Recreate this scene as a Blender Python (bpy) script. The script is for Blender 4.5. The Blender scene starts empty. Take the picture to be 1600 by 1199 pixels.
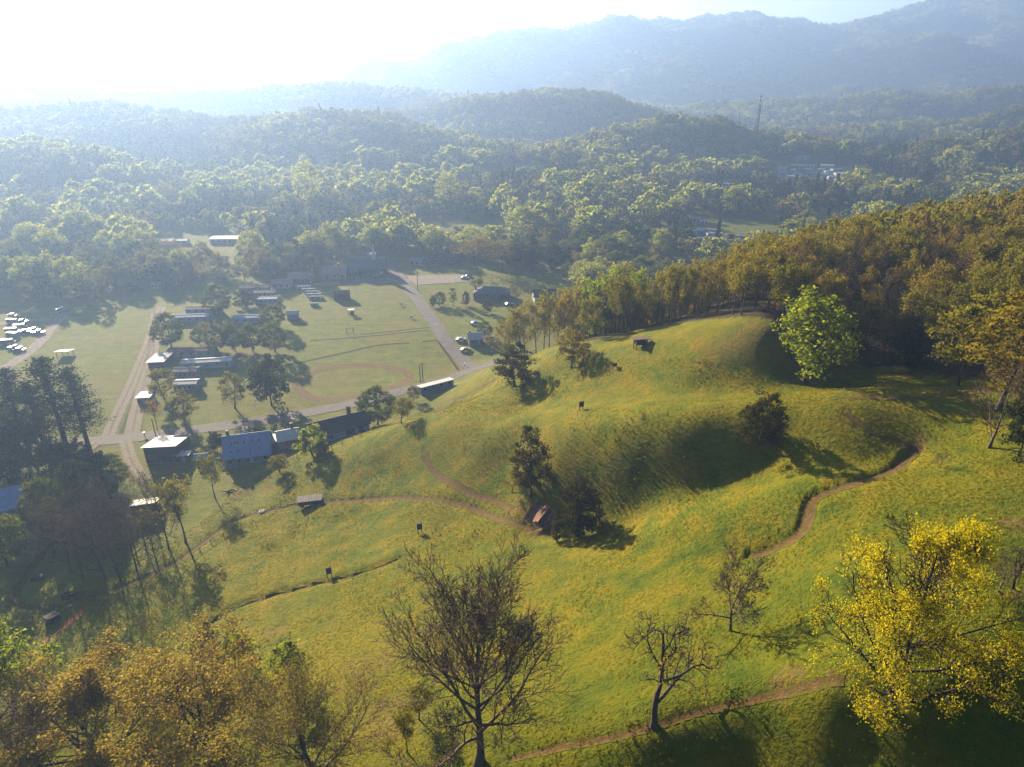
import bpy, bmesh, math, random
import numpy as np
from mathutils import Vector, Matrix, Euler
random.seed(11); np.random.seed(11)
scene = bpy.context.scene
# ---------------------------------------------------------------- camera
cam_data = bpy.data.cameras.new('camera'); cam = bpy.data.objects.new('camera', cam_data); scene.collection.objects.link(cam)
cam.location = (0, 0, 100); cam.rotation_euler = (math.radians(90 - 24.7), 0, 0)
cam_data.sensor_width = 36; cam_data.lens = 24.0; cam_data.clip_start = 0.5; cam_data.clip_end = 20000
scene.camera = cam
# ---------------------------------------------------------------- sky, sun, exposure
SUN_EL, SUN_AZ = math.radians(17.8), math.radians(-34.5)        # azimuth from +Y, negative is to the left
world = bpy.data.worlds.new('World'); scene.world = world; world.use_nodes = True
wn = world.node_tree; bg = wn.nodes['Background']
sky = wn.nodes.new('ShaderNodeTexSky'); sky.sky_type = 'NISHITA'; sky.sun_disc = False
sky.sun_elevation = SUN_EL; sky.sun_rotation = SUN_AZ; sky.altitude = 500; sky.air_density = 1.0; sky.dust_density = 1.5; sky.ozone_density = 1.0
wn.links.new(sky.outputs[0], bg.inputs[0]); bg.inputs[1].default_value = 0.05
sun_data = bpy.data.lights.new('sun', 'SUN'); sun_data.energy = 5.0; sun_data.angle = math.radians(0.6); sun_data.color = (1.0, 0.81, 0.55)
sun = bpy.data.objects.new('sun', sun_data); scene.collection.objects.link(sun); sun.location = (-200, 300, 300)
_to = Vector((math.sin(SUN_AZ) * math.cos(SUN_EL), math.cos(SUN_AZ) * math.cos(SUN_EL), math.sin(SUN_EL)))
sun.rotation_euler = _to.to_track_quat('Z', 'Y').to_euler()
vs = scene.view_settings; vs.view_transform = 'Standard'; vs.look = 'None'; vs.gamma = 1.0; vs.use_curve_mapping = False; vs.exposure = 2.05
scene.render.engine = 'CYCLES'; cy = scene.cycles
cy.use_denoising = True; cy.max_bounces = 5; cy.diffuse_bounces = 0; cy.transmission_bounces = 3; cy.volume_bounces = 0; cy.transparent_max_bounces = 4
cy.use_adaptive_sampling = True; cy.adaptive_threshold = 0.02
HAZE_DENSITY = 0.00044
# ---------------------------------------------------------------- terrain as a height function
CAM_Z, PITCH, FPX = 100.0, math.radians(24.7), 1067.0
CP, SP = math.cos(PITCH), math.sin(PITCH)
def ray(px, py):
    u, v = px - 800.0, 599.5 - py
    return (u, FPX * CP + v * SP, v * CP - FPX * SP)
def at_z(px, py, z):
    d = ray(px, py); t = (z - CAM_Z) / d[2]
    return (d[0] * t, d[1] * t, z)
def at_y(px, py, y):
    d = ray(px, py); t = y / d[1]
    return (d[0] * t, y, CAM_Z + d[2] * t)
def col_y(px, y, z):                     # a point in photo column px at forward distance y and height z
    return ((px - 800.0) / FPX * (y * CP + (CAM_Z - z) * SP), y, z)

CTRL_Z = [  # photo pixel, height above the valley floor
    # spur B crest
    (1560,618,57.5),(1500,622,56.5),(1400,622,55.6),(1300,622,54.6),(1250,625,53.6),(1180,627,52),(1100,630,50),(1040,634,48),(1000,637,46.2),(950,641,43.5),
    (880,649,39),(800,659,32.5),(740,660,28),(700,662,25),(640,670,20),(600,679,17),(560,690,13),(500,710,8.5),(450,728,5.5),(400,748,3.2),
    # trough between spur A and spur B
    (1000,622,43.5),(1100,614,47),(1180,608,48.8),(1258,600,50),(950,628,40.5),(880,635,36),(820,645,30.5),
    # spur A crest and the face below it
    (1210,508,57),(1150,520,54.7),(1100,530,52),(1050,540,49),(1000,548,46),(950,550,42.8),(900,550,39),(870,552,36),(830,568,29.5),(790,590,20.5),(770,603,15),(735,632,10),(700,650,6.5),
    (1100,570,49.5),(1000,585,44),(900,590,37.5),(850,610,31),
    # hollow behind spur A
    (1110,502,53.0),(1000,520,43.5),(900,535,35),(850,545,29),(800,560,16),(775,572,4),
    # hollow under the forest edge on the right
    (1350,570,49.3),(1300,590,49.7),(1400,590,50.5),(1480,600,53),(1400,545,51.5),
    # face of spur B, right hollow
    (1350,720,50.6),(1430,700,52.2),
    (1350,800,51.4),(1350,900,52.8),(1350,1000,53.4),(1300,1072,53.2),(1330,1199,48.5),
    (1550,720,55.5),(1550,850,56.4),(1560,1060,56.2),(1480,1095,55.6),(1560,1199,51.5),
    (1200,860,44.6),(1200,950,46.4),(1180,1030,47.6),(1170,1100,48.0),(1180,1199,44.2),
    # column 1000 (steep shaded face)
    (1000,860,36),(1000,950,39),(1000,1050,42.3),(1010,1140,44.2),(1000,1199,41.8),
    # column 800
    (800,720,27.6),(800,770,25),(800,810,24.8),(800,850,25.6),(800,950,29.5),(800,1050,33.2),(800,1199,36.0),
    (690,740,20),(690,775,19.5),
    # column 600
    (600,730,14.5),(600,770,13.4),(600,850,15.6),(600,950,20.6),(600,1050,25.3),(600,1199,29.8),
    # column 400
    (470,760,6.8),(400,775,3.4),(400,805,4.6),(400,850,6.8),(400,950,12.2),(400,1050,16.8),(400,1199,21.6),
    (330,740,1.4),(300,850,3.2),
    # column 200 and left edge
    (200,800,1.0),(200,860,1.6),(200,910,3.6),(200,1000,6.5),(200,1100,9.8),(200,1199,12.5),
    (0,800,.6),(0,930,1.5),(0,1060,3),(0,1199,6),(-200,900,1),(-200,1199,4),(-200,700,0),
    # valley floor
    (20,560,0),(100,640,0),(240,560,0),(180,690,0),(300,690,.3),(390,710,.8),(450,690,.9),(530,665,1.6),(560,630,1.0),(650,607,1.6),(710,600,2.2),(740,578,1.8),(640,520,.6),
    (480,560,0),(560,470,0),(700,500,.8),(760,520,1.5),(620,430,0),(350,500,0),(850,465,1.5),(760,455,1),(920,440,2),(1000,400,2),(1100,375,2),(200,450,0),(50,420,0),(400,420,0),(800,400,0),(1250,360,3),(-150,450,0),(-150,560,0),
]
CTRL_Y = [  # photo column, forward distance, height
    (1200,145,53),(1200,165,51),(1200,215,36),(1200,290,6),(1100,165,45),(1100,215,25),(1000,185,30),(1000,230,8),(900,195,18),(900,230,4),
    (1300,130,53),(1300,165,54),(1300,220,42),(1300,310,6),(1450,128,54.5),(1450,170,56),(1450,235,45),(1450,330,8),(1600,110,57.5),(1600,170,57.5),(1600,240,48),(1600,350,9),
    (1800,100,59),(1800,170,60),(1800,260,48),(1800,370,10),(2000,120,60),(2000,250,50),(1900,60,57),(2300,40,56),
    (800,30,31),(800,12,24),(1100,28,36),(1300,24,40),(1600,24,44),(500,30,28),(200,40,14),(1000,14,27),(1400,8,32),(2000,10,46),
]
def _face():                             # the steep face of spur B: crest pixel and height, brow pixel, slope below the brow, foot pixel -> points down the face
    out = []
    for px, pc, zc, pb, s, pf in [(840,654,35.8,694,.8,796),(880,649,39,696,1.2,800),(920,644,41.6,692,1.4,800),(960,640,44.2,688,1.55,795),(1000,637,46.2,684,1.65,785),(1040,634,48,682,1.6,768),
                              (1080,631,49.4,680,1.55,757),(1120,629,50.5,678,1.6,748),(1160,628,51.5,678,1.4,738),(1200,627,52.5,678,.95,726),(1250,625,53.6,675,.48,714),(1300,622,54.6,670,.42,706),(1350,622,55.2,670,.36,700)]:
        d = ray(px, pc); y = (zc - CAM_Z) / d[2] * d[1]; drop = CAM_Z - zc; out.append((px, pc, zc))
        for py, sl in ((pb, .22 if px < 1180 else .35), ((pb + pf) / 2, s), (pf, s)):
            r = ray(px, py); tn = -r[2] / r[1]; y1 = (drop + sl * y) / (tn + sl); drop = y1 * tn; y = y1; out.append((px, py, CAM_Z - drop))
        zf = out[-1][2]
        if px > 860: out.append((px, pf + 45, zf + (.1 if px < 1250 else -.2)))
    return out
CTRL_Z += _face()
HIDE_XY = [(-60,0,10),(-160,0,4),(60,-40,25),(0,-60,22),(160,-40,45),(-200,-60,3),(240,0,55)]
def _tps_fit():
    P = [at_z(*c) for c in CTRL_Z] + [col_y(*c) for c in CTRL_Y] + HIDE_XY
    P = np.array(P); X = P[:, :2] / 100.0; n = len(P)
    r2 = ((X[:, None] - X[None]) ** 2).sum(-1)
    K = 0.5 * r2 * np.log(r2 + 1e-12)
    K += np.eye(n) * 8e-4
    A = np.zeros((n + 3, n + 3)); A[:n, :n] = K; A[:n, n] = 1; A[:n, n+1:] = X; A[n, :n] = 1; A[n+1:, :n] = X.T
    b = np.zeros(n + 3); b[:n] = P[:, 2]
    w = np.linalg.solve(A, b)
    return X, w
TX, TW = _tps_fit()
def smooth(a, b, x):
    t = np.clip((x - a) / (b - a), 0, 1); return t * t * (3 - 2 * t)
def h_near(x, y):
    x = np.asarray(x, float).ravel(); y = np.asarray(y, float).ravel(); out = np.empty(len(x)); n = len(TX)
    for i in range(0, len(x), 20000):
        q = np.stack([x[i:i+20000], y[i:i+20000]], 1) / 100.0
        r2 = ((q[:, None] - TX[None]) ** 2).sum(-1)
        out[i:i+20000] = (0.5 * r2 * np.log(r2 + 1e-12)) @ TW[:n] + TW[n] + q @ TW[n+1:]
    return out
# value noise
_rs = np.random.RandomState(7); _NT = _rs.rand(256, 256)
def vnoise(x, y):
    xi = np.floor(x).astype(int); yi = np.floor(y).astype(int); fx = x - xi; fy = y - yi
    fx = fx * fx * (3 - 2 * fx); fy = fy * fy * (3 - 2 * fy)
    g = lambda a, b: _NT[a & 255, b & 255]
    return (g(xi, yi) * (1 - fx) + g(xi+1, yi) * fx) * (1 - fy) + (g(xi, yi+1) * (1 - fx) + g(xi+1, yi+1) * fx) * fy - 0.5
def fbm(x, y, o=4):
    s = 0; a = 1.0
    for k in range(o):
        s = s + a * vnoise(x * 2 ** k + 17.3 * k, y * 2 ** k + 5.1 * k); a *= 0.5
    return s
# far ridges: crest pixels with forward distance, crest height minus trees, half width
RIDGES = [
    ([(860,262,620),(900,232,720),(950,203,790),(1050,180,830),(1110,182,830),(1180,200,830),(1250,217,810),(1320,238,770),(1380,258,720)], 12, 88),
    ([(600,172,1150),(680,168,1150),(760,147,1150),(840,138,1150),(900,143,1150),(960,162,1130),(1030,185,1100)], 12, 130),
    ([(-250,125,1500),(0,130,1500),(100,132,1500),(200,143,1500),(300,141,1500),(400,137,1500),(520,126,1500),(600,136,1500),(700,147,1500),(790,150,1450)], 12, 180),
    ([(-200,160,1000),(0,166,950),(150,156,950),(260,172,930),(360,185,900),(450,168,860),(560,174,850),(640,198,820),(720,217,790),(810,243,750)], 12, 105),
    ([(-250,215,700),(-80,220,680),(60,228,650),(150,246,610)], 10, 65),
    ([(980,185,1500),(1060,168,1500),(1140,158,1500),(1220,152,1500),(1300,156,1500),(1350,148,1480),(1400,138,1450),(1470,147,1430),(1560,132,1400),(1640,130,1400),(1800,120,1400)], 12, 165),
    ([(1300,222,1080),(1370,200,1080),(1440,188,1060),(1520,184,1050),(1600,166,1040),(1750,150,1040)], 12, 110),
    ([(1370,256,820),(1430,232,800),(1500,215,790),(1600,200,780),(1750,185,770)], 12, 85),
    ([(1180,128,3300),(1250,118,3250),(1330,88,3200),(1400,82,3100),(1480,72,3050),(1525,92,2900),(1500,110,2700)], 6, 170),
    ([(1525,75,3500),(1600,52,3500),(1750,30,3500)], 6, 220),
    ([(960,120,3500),(1040,95,3700),(1090,78,3900)], 6, 170),
    ([(820,125,3600),(880,112,3750),(925,95,3950)], 6, 160),
    ([(1190,62,4000),(1220,80,3700),(1260,95,3500)], 6, 140),
    ([(560,140,4300),(650,118,4300),(740,82,4300),(800,58,4300),(850,49,4300),(920,51,4300),(980,37,4300),(1030,45,4300),(1080,46,4300),(1150,33,4300),(1250,43,4300),(1330,48,4300),(1400,31,4300),(1480,4,4300),(1560,-14,4300),(1700,-14,4300),(1900,0,4300)], 6, 430),
]
_RSEG = []
for crest, tree, wd in RIDGES:
    pts = [at_y(c[0], c[1], c[2] if c[2] < 2500 else 1900 + (c[2] - 2500) * .4) for c in crest]
    pts = [(p[0], p[1], max(3.0, p[2] - tree)) for p in pts]
    _RSEG.append((np.array(pts), wd))
def h_far(x, y):
    x = np.asarray(x, float).ravel(); y = np.asarray(y, float).ravel()
    h = np.zeros(len(x)); wob = fbm(x / 160, y / 160, 3); wob2 = fbm(x / 420 + 9, y / 420, 3)
    for pts, wd in _RSEG:
        lo = pts.min(0) - 4 * wd; hi = pts.max(0) + 4 * wd
        m = (x > lo[0]) & (x < hi[0]) & (y > lo[1]) & (y < hi[1])
        if not m.any(): continue
        xs, ys = x[m], y[m]; best = np.zeros(len(xs))
        for a, b in zip(pts[:-1], pts[1:]):
            d = b - a; t = np.clip(((xs - a[0]) * d[0] + (ys - a[1]) * d[1]) / (d[0]**2 + d[1]**2), 0, 1)
            dist = np.hypot(xs - a[0] - t * d[0], ys - a[1] - t * d[1]); z = a[2] + t * d[2]
            ww = wd * (1 + 0.7 * wob[m] + .5 * wob2[m])
            best = np.maximum(best, z * np.exp(-(dist / ww) ** 2))
        h[m] = np.maximum(h[m], best) + 0.12 * np.minimum(h[m], best)
    r = np.hypot(x, y)
    rid = 1 - 2.2 * np.abs(fbm(x / 210 + 40, y / 210, 3))      # spurs and hollows on the slopes
    spur = 1 + (rid - .45) * .32 * smooth(.0, .25, h / 60) * smooth(1700, 2000, y) * (1 - smooth(150, 210, h) * .6)
    return h * spur + smooth(480, 800, r) * (fbm(x / 70, y / 70, 3) * 9)
def height(x, y):
    sh = np.shape(x); x = np.asarray(x, float).ravel(); y = np.asarray(y, float).ravel()
    r = np.hypot(x, y - 60)
    w = 1 - smooth(330, 520, r)
    hn = np.zeros(len(x)); m = w > 0
    if m.any(): hn[m] = h_near(x[m], y[m])
    h = hn * w + h_far(x, y)
    nm = r < 420
    if nm.any():
        hill = smooth(2, 12, hn[nm])
        h[nm] += hill * (fbm(x[nm] / 11, y[nm] / 11, 3) * 0.4)
    return h.reshape(sh)
# ---------------------------------------------------------------- materials
class NT:
    def __init__(s, name):
        s.m = bpy.data.materials.new(name); s.m.use_nodes = True; s.t = s.m.node_tree; s.t.nodes.clear()
        s.out = s.n('ShaderNodeOutputMaterial')
    def n(s, typ, **kw):
        o = s.t.nodes.new(typ)
        for k, v in kw.items(): setattr(o, k, v)
        return o
    def l(s, a, b): s.t.links.new(a, b)
    def val(s, inp, v):
        if hasattr(v, 'links'): s.l(v, inp)
        elif hasattr(v, 'outputs'): s.l(v.outputs[0], inp)
        else: inp.default_value = v
    def noise(s, scale, detail=4, rough=.6, vec=None, dist=0):
        o = s.n('ShaderNodeTexNoise'); o.inputs['Scale'].default_value = scale; o.inputs['Detail'].default_value = detail
        o.inputs['Roughness'].default_value = rough; o.inputs['Distortion'].default_value = dist
        if vec is not None: s.l(vec, o.inputs['Vector'])
        return o.outputs[0]
    def ramp(s, fac, stops, interp='LINEAR'):
        o = s.n('ShaderNodeValToRGB'); o.color_ramp.interpolation = interp; e = o.color_ramp.elements
        while len(e) < len(stops): e.new(.5)
        for x, (p, c) in zip(e, stops): x.position = p; x.color = (*c, 1) if len(c) == 3 else c
        s.l(fac, o.inputs[0]); return o.outputs[0]
    def mix(s, f, a, b, mode='MIX'):
        o = s.n('ShaderNodeMix', data_type='RGBA', blend_type=mode); s.val(o.inputs[0], f)
        for k, v in ((6, a), (7, b)):
            if isinstance(v, tuple): v = (*v, 1) if len(v) == 3 else v
            s.val(o.inputs[k], v)
        return o.outputs[2]
    def math(s, op, a, b=0.5, c=None):
        o = s.n('ShaderNodeMath', operation=op); s.val(o.inputs[0], a); s.val(o.inputs[1], b)
        if c is not None: s.val(o.inputs[2], c)
        return o.outputs[0]
    def bump(s, h, dist=.1, strength=1.0, nrm=None):
        o = s.n('ShaderNodeBump'); o.inputs['Strength'].default_value = strength; o.inputs['Distance'].default_value = dist; s.l(h, o.inputs['Height'])
        if nrm is not None: s.l(nrm, o.inputs['Normal'])
        return o.outputs[0]
    def pos(s): return s.n('ShaderNodeNewGeometry').outputs['Position']
    def obj(s): return s.n('ShaderNodeTexCoord').outputs['Object']
    def attr(s, name): o = s.n('ShaderNodeAttribute'); o.attribute_name = name; return o.outputs['Fac']
    def bsdf(s, col, rough=.8, spec=.3, nrm=None, metal=0):
        o = s.n('ShaderNodeBsdfPrincipled'); s.val(o.inputs['Base Color'], (*col, 1) if isinstance(col, tuple) else col)
        s.val(o.inputs['Roughness'], rough); o.inputs['Specular IOR Level'].default_value = spec; o.inputs['Metallic'].default_value = metal
        if nrm is not None: s.l(nrm, o.inputs['Normal'])
        s.l(o.outputs[0], s.out.inputs[0]); return o
M = {}
def m_ground():
    t = NT('pasture'); p = t.pos()
    n1 = t.noise(.035, 5, .6, p); n2 = t.noise(.22, 5, .65, p); n3 = t.noise(1.6, 4, .7, p); n4 = t.noise(.09, 4, .6, p, 1.0)
    past = t.ramp(n2, [(.28, (.042, .078, .003)), (.44, (.105, .135, .003)), (.58, (.180, .160, .003)), (.74, (.25, .180, .006))])
    past = t.mix(t.ramp(n1, [(.45, (0, 0, 0)), (.68, (.6, .6, .6))]), past, (.21, .175, .005))
    past = t.mix(t.ramp(n3, [(.50, (0, 0, 0)), (.74, (.6, .6, .6))]), past, (.035, .058, .002))
    past = t.mix(t.ramp(n4, [(.66, (0, 0, 0)), (.80, (.5, .5, .5))]), past, (.17, .085, .012))
    past = t.mix(t.math('MULTIPLY', t.attr('near_shade'), .6), past, t.ramp(n2, [(.3, (.028, .056, .002)), (.6, (.075, .100, .002)), (.8, (.13, .125, .004))]))  # near ground dimmed: shade painted in as a darker, greener grass colour
    fld = t.ramp(n2, [(.3, (.105, .140, .018)), (.6, (.185, .200, .028)), (.8, (.24, .20, .042))])
    fld = t.mix(t.ramp(t.noise(.03, 4, .6, p), [(.45, (0, 0, 0)), (.7, (.6, .6, .6))]), fld, (.22, .165, .05))
    mow = t.n('ShaderNodeMapping'); mow.inputs['Rotation'].default_value = (0, 0, .12); mow.inputs['Scale'].default_value = (.02, .55, 1); t.l(p, mow.inputs[0])
    fld = t.mix(t.ramp(t.noise(1.0, 3, .6, mow.outputs[0]), [(.5, (0, 0, 0)), (.7, (.45, .45, .45))]), fld, (.09, .11, .016))
    col = t.mix(t.attr('field'), past, fld)
    flo = t.ramp(n3, [(.3, (.030, .022, .012)), (.6, (.075, .055, .028)), (.8, (.11, .08, .04))])
    flo = t.mix(t.ramp(n2, [(.45, (0, 0, 0)), (.7, (.7, .7, .7))]), flo, (.035, .055, .012))
    col = t.mix(t.attr('woods'), col, flo)
    can = t.ramp(t.noise(.05, 5, .7, p), [(.3, (.045, .055, .022)), (.55, (.085, .095, .035)), (.75, (.12, .11, .05))])
    col = t.mix(t.attr('canopy'), col, can)
    soil = t.ramp(n3, [(.3, (.12, .065, .030)), (.7, (.21, .13, .060))])
    dfac = t.math('MULTIPLY', t.attr('dirt'), t.ramp(t.noise(.9, 5, .7, p), [(.38, (.25, .25, .25)), (.55, (1, 1, 1))]))
    col = t.mix(dfac, col, soil)
    # relief: tussocks and the little terraces that grazing leaves along the contours
    sep = t.n('ShaderNodeSeparateXYZ'); t.l(p, sep.inputs[0])
    terr = t.math('SINE', t.math('ADD', t.math('MULTIPLY', sep.outputs[2], 9.0), t.math('MULTIPLY', n2, 16.0)), 0)
    steep = t.math('MULTIPLY', t.attr('slope'), .035)
    h = t.math('ADD', t.math('MULTIPLY', n3, .55), t.math('MULTIPLY', terr, steep))
    h = t.math('ADD', h, t.math('MULTIPLY', t.noise(5.0, 3, .7, p), .16))
    b = t.bump(h, .9, 1.0)
    t.bsdf(col, .9, .12, b); M['ground'] = t.m
def m_simple(key, c1, c2, scale=2.0, rough=.8, spec=.25, bump=.0, bscale=None, metal=0, space='obj', lo=.35, hi=.68):
    t = NT(key); p = t.obj() if space == 'obj' else t.pos()
    n = t.noise(scale, 5, .65, p); col = t.ramp(n, [(lo, c1), (hi, c2)])
    nr = t.bump(t.noise(bscale or scale * 4, 4, .7, p), bump) if bump else None
    t.bsdf(col, rough, spec, nr, metal); M[key] = t.m
def m_metalroof(key, c1, c2, rust=None, rfac=.6, rough=.45):
    t = NT(key); p = t.obj(); sep = t.n('ShaderNodeSeparateXYZ'); t.l(p, sep.inputs[0])
    col = t.ramp(t.noise(.8, 5, .7, p), [(.35, c1), (.65, c2)])
    if rust: col = t.mix(t.ramp(t.noise(.55, 6, .75, p), [(rfac, (0, 0, 0)), (rfac + .12, (1, 1, 1))]), col, rust)
    seam = t.math('POWER', t.math('ABSOLUTE', t.math('SINE', t.math('MULTIPLY', sep.outputs[0], 5.2), 0), 0), 8.0)
    t.bsdf(col, rough, .2, t.bump(seam, .04)); M[key] = t.m
def m_siding(key, c1, c2):
    t = NT(key); p = t.obj(); sep = t.n('ShaderNodeSeparateXYZ'); t.l(p, sep.inputs[0])
    col = t.ramp(t.noise(.9, 5, .7, p), [(.3, c1), (.7, c2)])
    saw = t.math('FRACT', t.math('MULTIPLY', sep.outputs[2], 5.0), 0)
    t.bsdf(col, .7, .3, t.bump(saw, .03)); M[key] = t.m
def m_boards(key, c1, c2):
    t = NT(key); p = t.obj(); sep = t.n('ShaderNodeSeparateXYZ'); t.l(p, sep.inputs[0])
    mp = t.n('ShaderNodeMapping'); mp.inputs['Scale'].default_value = (6, 6, .5); t.l(p, mp.inputs[0])
    col = t.ramp(t.noise(1, 5, .7, mp.outputs[0]), [(.3, c1), (.7, c2)])
    saw = t.math('FRACT', t.math('MULTIPLY', t.math('ADD', sep.outputs[0], sep.outputs[1]), 4.0), 0)
    t.bsdf(col, .85, .2, t.bump(saw, .03)); M[key] = t.m
def m_bark(key, c1, c2):
    t = NT(key); p = t.obj(); mp = t.n('ShaderNodeMapping'); mp.inputs['Scale'].default_value = (7, 7, 1.6); t.l(p, mp.inputs[0])
    n = t.noise(1, 5, .7, mp.outputs[0]); t.bsdf(t.ramp(n, [(.3, c1), (.7, c2)]), .9, .15, t.bump(n, .05)); M[key] = t.m
def m_leaf(key, c1, c2, trans=.45, tint=(1.25, 1.15, .6), c3=None):
    t = NT(key)
    isl = t.n('ShaderNodeNewGeometry').outputs['Random Per Island']; ob = t.n('ShaderNodeObjectInfo').outputs['Random']
    f = t.math('ADD', t.math('MULTIPLY', isl, .5), t.math('MULTIPLY', ob, .5))
    stops = [(.1, c1), (.9, c2)] if c3 is None else [(.1, c1), (.5, c2), (.9, c3)]
    col = t.ramp(f, stops)
    d = t.n('ShaderNodeBsdfDiffuse'); t.l(col, d.inputs[0])
    tr = t.n('ShaderNodeBsdfTranslucent'); t.l(t.mix(1.0, col, tint, 'MULTIPLY'), tr.inputs[0])
    mx = t.n('ShaderNodeMixShader'); mx.inputs[0].default_value = trans; t.l(d.outputs[0], mx.inputs[1]); t.l(tr.outputs[0], mx.inputs[2])
    t.l(mx.outputs[0], t.out.inputs[0]); M[key] = t.m
def m_track(key, c1, c2, grass, mid=.5, edge=.75, fr=1.1, keepmid=True):
    # u runs across (0..1), wheel ruts bare, centre strip and ragged edges grown over
    t = NT(key); p = t.pos(); uv = t.n('ShaderNodeUVMap').outputs[0]; sep = t.n('ShaderNodeSeparateXYZ'); t.l(uv, sep.inputs[0])
    col = t.ramp(t.noise(1.2, 6, .7, p), [(.3, c1), (.7, c2)])
    d = t.math('ABSOLUTE', t.math('SUBTRACT', sep.outputs[0], .5), 0)           # 0 centre .. .5 edge
    nz = t.math('MULTIPLY', t.math('SUBTRACT', t.noise(fr, 5, .75, p), .5), .55)
    e = t.math('SMOOTH_MIN', 1.0, t.math('MULTIPLY', t.math('SUBTRACT', t.math('ADD', d, nz), .5 * edge), 9.0), .1)
    e = t.math('MAXIMUM', e, 0.0)
    if keepmid:
        c = t.math('MULTIPLY', t.math('SUBTRACT', .11, t.math('SUBTRACT', d, nz)), 9.0)
        e = t.math('MAXIMUM', e, t.math('MINIMUM', t.math('MULTIPLY', c, mid), mid))
    gr = t.ramp(t.noise(.5, 5, .7, p), [(.3, grass[0]), (.7, grass[1])])
    col = t.mix(t.math('MINIMUM', e, 1.0), col, gr)
    t.bsdf(col, .92, .12, t.bump(t.noise(4, 4, .7, p), .12)); M[key] = t.m
def m_flat(key, c, rough=.5, spec=.4, metal=0):
    t = NT(key); p = t.obj(); n = t.noise(3, 4, .6, p)
    c2 = tuple(x * .8 for x in c); t.bsdf(t.ramp(n, [(.3, c2), (.7, c)]), rough, spec, None, metal); M[key] = t.m
m_ground()
m_simple('asphalt', (.095, .085, .080), (.15, .135, .125), .35, .85, .25, .02, 6, space='pos')
m_simple('gravel', (.20, .17, .14), (.33, .29, .25), .7, .95, .15, .05, 5, space='pos')
m_track('dirt_track', (.080, .044, .020), (.18, .105, .046), ((.055, .075, .006), (.135, .125, .008)), .95, .58, .8)
m_track('lane', (.20, .16, .12), (.32, .27, .21), ((.07, .10, .025), (.15, .15, .04)), .75, .8)
m_track('arena', (.13, .080, .034), (.19, .125, .055), ((.14, .155, .025), (.20, .19, .035)), .5, .62, .5)
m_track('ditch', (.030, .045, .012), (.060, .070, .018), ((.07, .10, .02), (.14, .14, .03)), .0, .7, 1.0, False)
m_track('red_bank', (.16, .058, .028), (.25, .105, .05), ((.06, .085, .012), (.14, .13, .02)), .0, .75, 1.0, False)
m_metalroof('roof_white', (.46, .44, .41), (.60, .58, .55), (.33, .20, .12), .66)
m_metalroof('roof_clean', (.46, .46, .46), (.56, .56, .56), None, .6, .6)
m_metalroof('roof_blue', (.17, .25, .42), (.24, .32, .50), None, .6, .65)
m_metalroof('roof_rust', (.17, .085, .065), (.28, .15, .11), (.11, .05, .04), .5, .85)
m_metalroof('roof_tin', (.24, .20, .18), (.36, .31, .28), (.20, .11, .075), .55, .8)
m_simple('shingle_dark', (.030, .028, .030), (.060, .056, .058), 1.5, .9, .15, .03, 12)
m_simple('shingle_grey', (.10, .105, .12), (.17, .175, .19), 1.5, .9, .15, .03, 12)
m_simple('shingle_brown', (.11, .065, .045), (.17, .10, .07), 1.5, .9, .15, .03, 12)
m_simple('shingle_rose', (.30, .20, .16), (.42, .30, .24), 1.5, .9, .15, .03, 12)
m_siding('siding_white', (.52, .52, .50), (.66, .66, .64)); m_siding('siding_cream', (.42, .38, .30), (.55, .50, .41)); m_siding('siding_blue', (.14, .25, .36), (.22, .34, .46))
m_siding('siding_grey', (.30, .32, .34), (.42, .44, .46)); m_siding('siding_pink', (.36, .20, .16), (.46, .28, .22))
m_boards('boards_dark', (.035, .030, .030), (.075, .062, .058)); m_boards('boards_weathered', (.10, .075, .055), (.20, .155, .12)); m_boards('boards_red', (.22, .030, .025), (.34, .055, .045))
m_simple('brick', (.20, .075, .05), (.30, .13, .09), 2.5, .9, .15, .02, 14)
m_simple('concrete', (.30, .29, .27), (.42, .41, .39), 1.2, .9, .2, .02, 8)
m_flat('white_paint', (.76, .76, .74)); m_flat('trim_white', (.70, .70, .68), .6); m_flat('black_rubber', (.02, .02, .02), .8, .2); m_flat('steel', (.42, .43, .45), .45, .5, .7); m_flat('glass_dark', (.018, .022, .028), .12, .6)
m_flat('car_white', (.55, .55, .55), .4, .4); m_flat('car_red', (.35, .04, .03), .25, .5); m_flat('car_blue', (.06, .11, .24), .25, .5); m_flat('car_silver', (.26, .28, .30), .45, .4, .2); m_flat('car_dark', (.03, .032, .036), .25, .5); m_flat('car_tan', (.42, .34, .24), .3, .5)
m_flat('sack_white', (.72, .68, .62), .8, .2); m_flat('pole_wood', (.14, .10, .07), .9, .1); m_flat('paint_red', (.42, .05, .04), .6, .3); m_flat('animal_white', (.66, .62, .55), .9, .1); m_flat('animal_dark', (.035, .025, .02), .9, .1); m_flat('teal', (.10, .22, .24), .5, .4)
m_bark('bark_grey', (.055, .042, .034), (.15, .12, .10)); m_bark('bark_dark', (.030, .022, .017), (.075, .056, .042)); m_bark('bark_warm', (.085, .060, .042), (.19, .14, .10)); m_bark('bark_pale', (.14, .115, .095), (.30, .26, .22))
m_leaf('leaf_fresh', (.14, .20, .018), (.25, .31, .032), .55)
m_leaf('leaf_gold', (.17, .15, .018), (.27, .22, .03), .5, (1.2, 1.05, .5))
m_leaf('leaf_pale', (.22, .26, .045), (.38, .40, .085), .6, (1.15, 1.1, .7))
m_leaf('leaf_green', (.060, .095, .017), (.145, .165, .033), .5)
m_leaf('leaf_olive', (.12, .128, .017), (.23, .215, .028), .52)
m_leaf('leaf_bud', (.19, .145, .032), (.25, .205, .042), .5, (1.2, 1.08, .5), (.21, .22, .032))
m_leaf('leaf_twig', (.075, .055, .038), (.13, .10, .07), .2)
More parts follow.
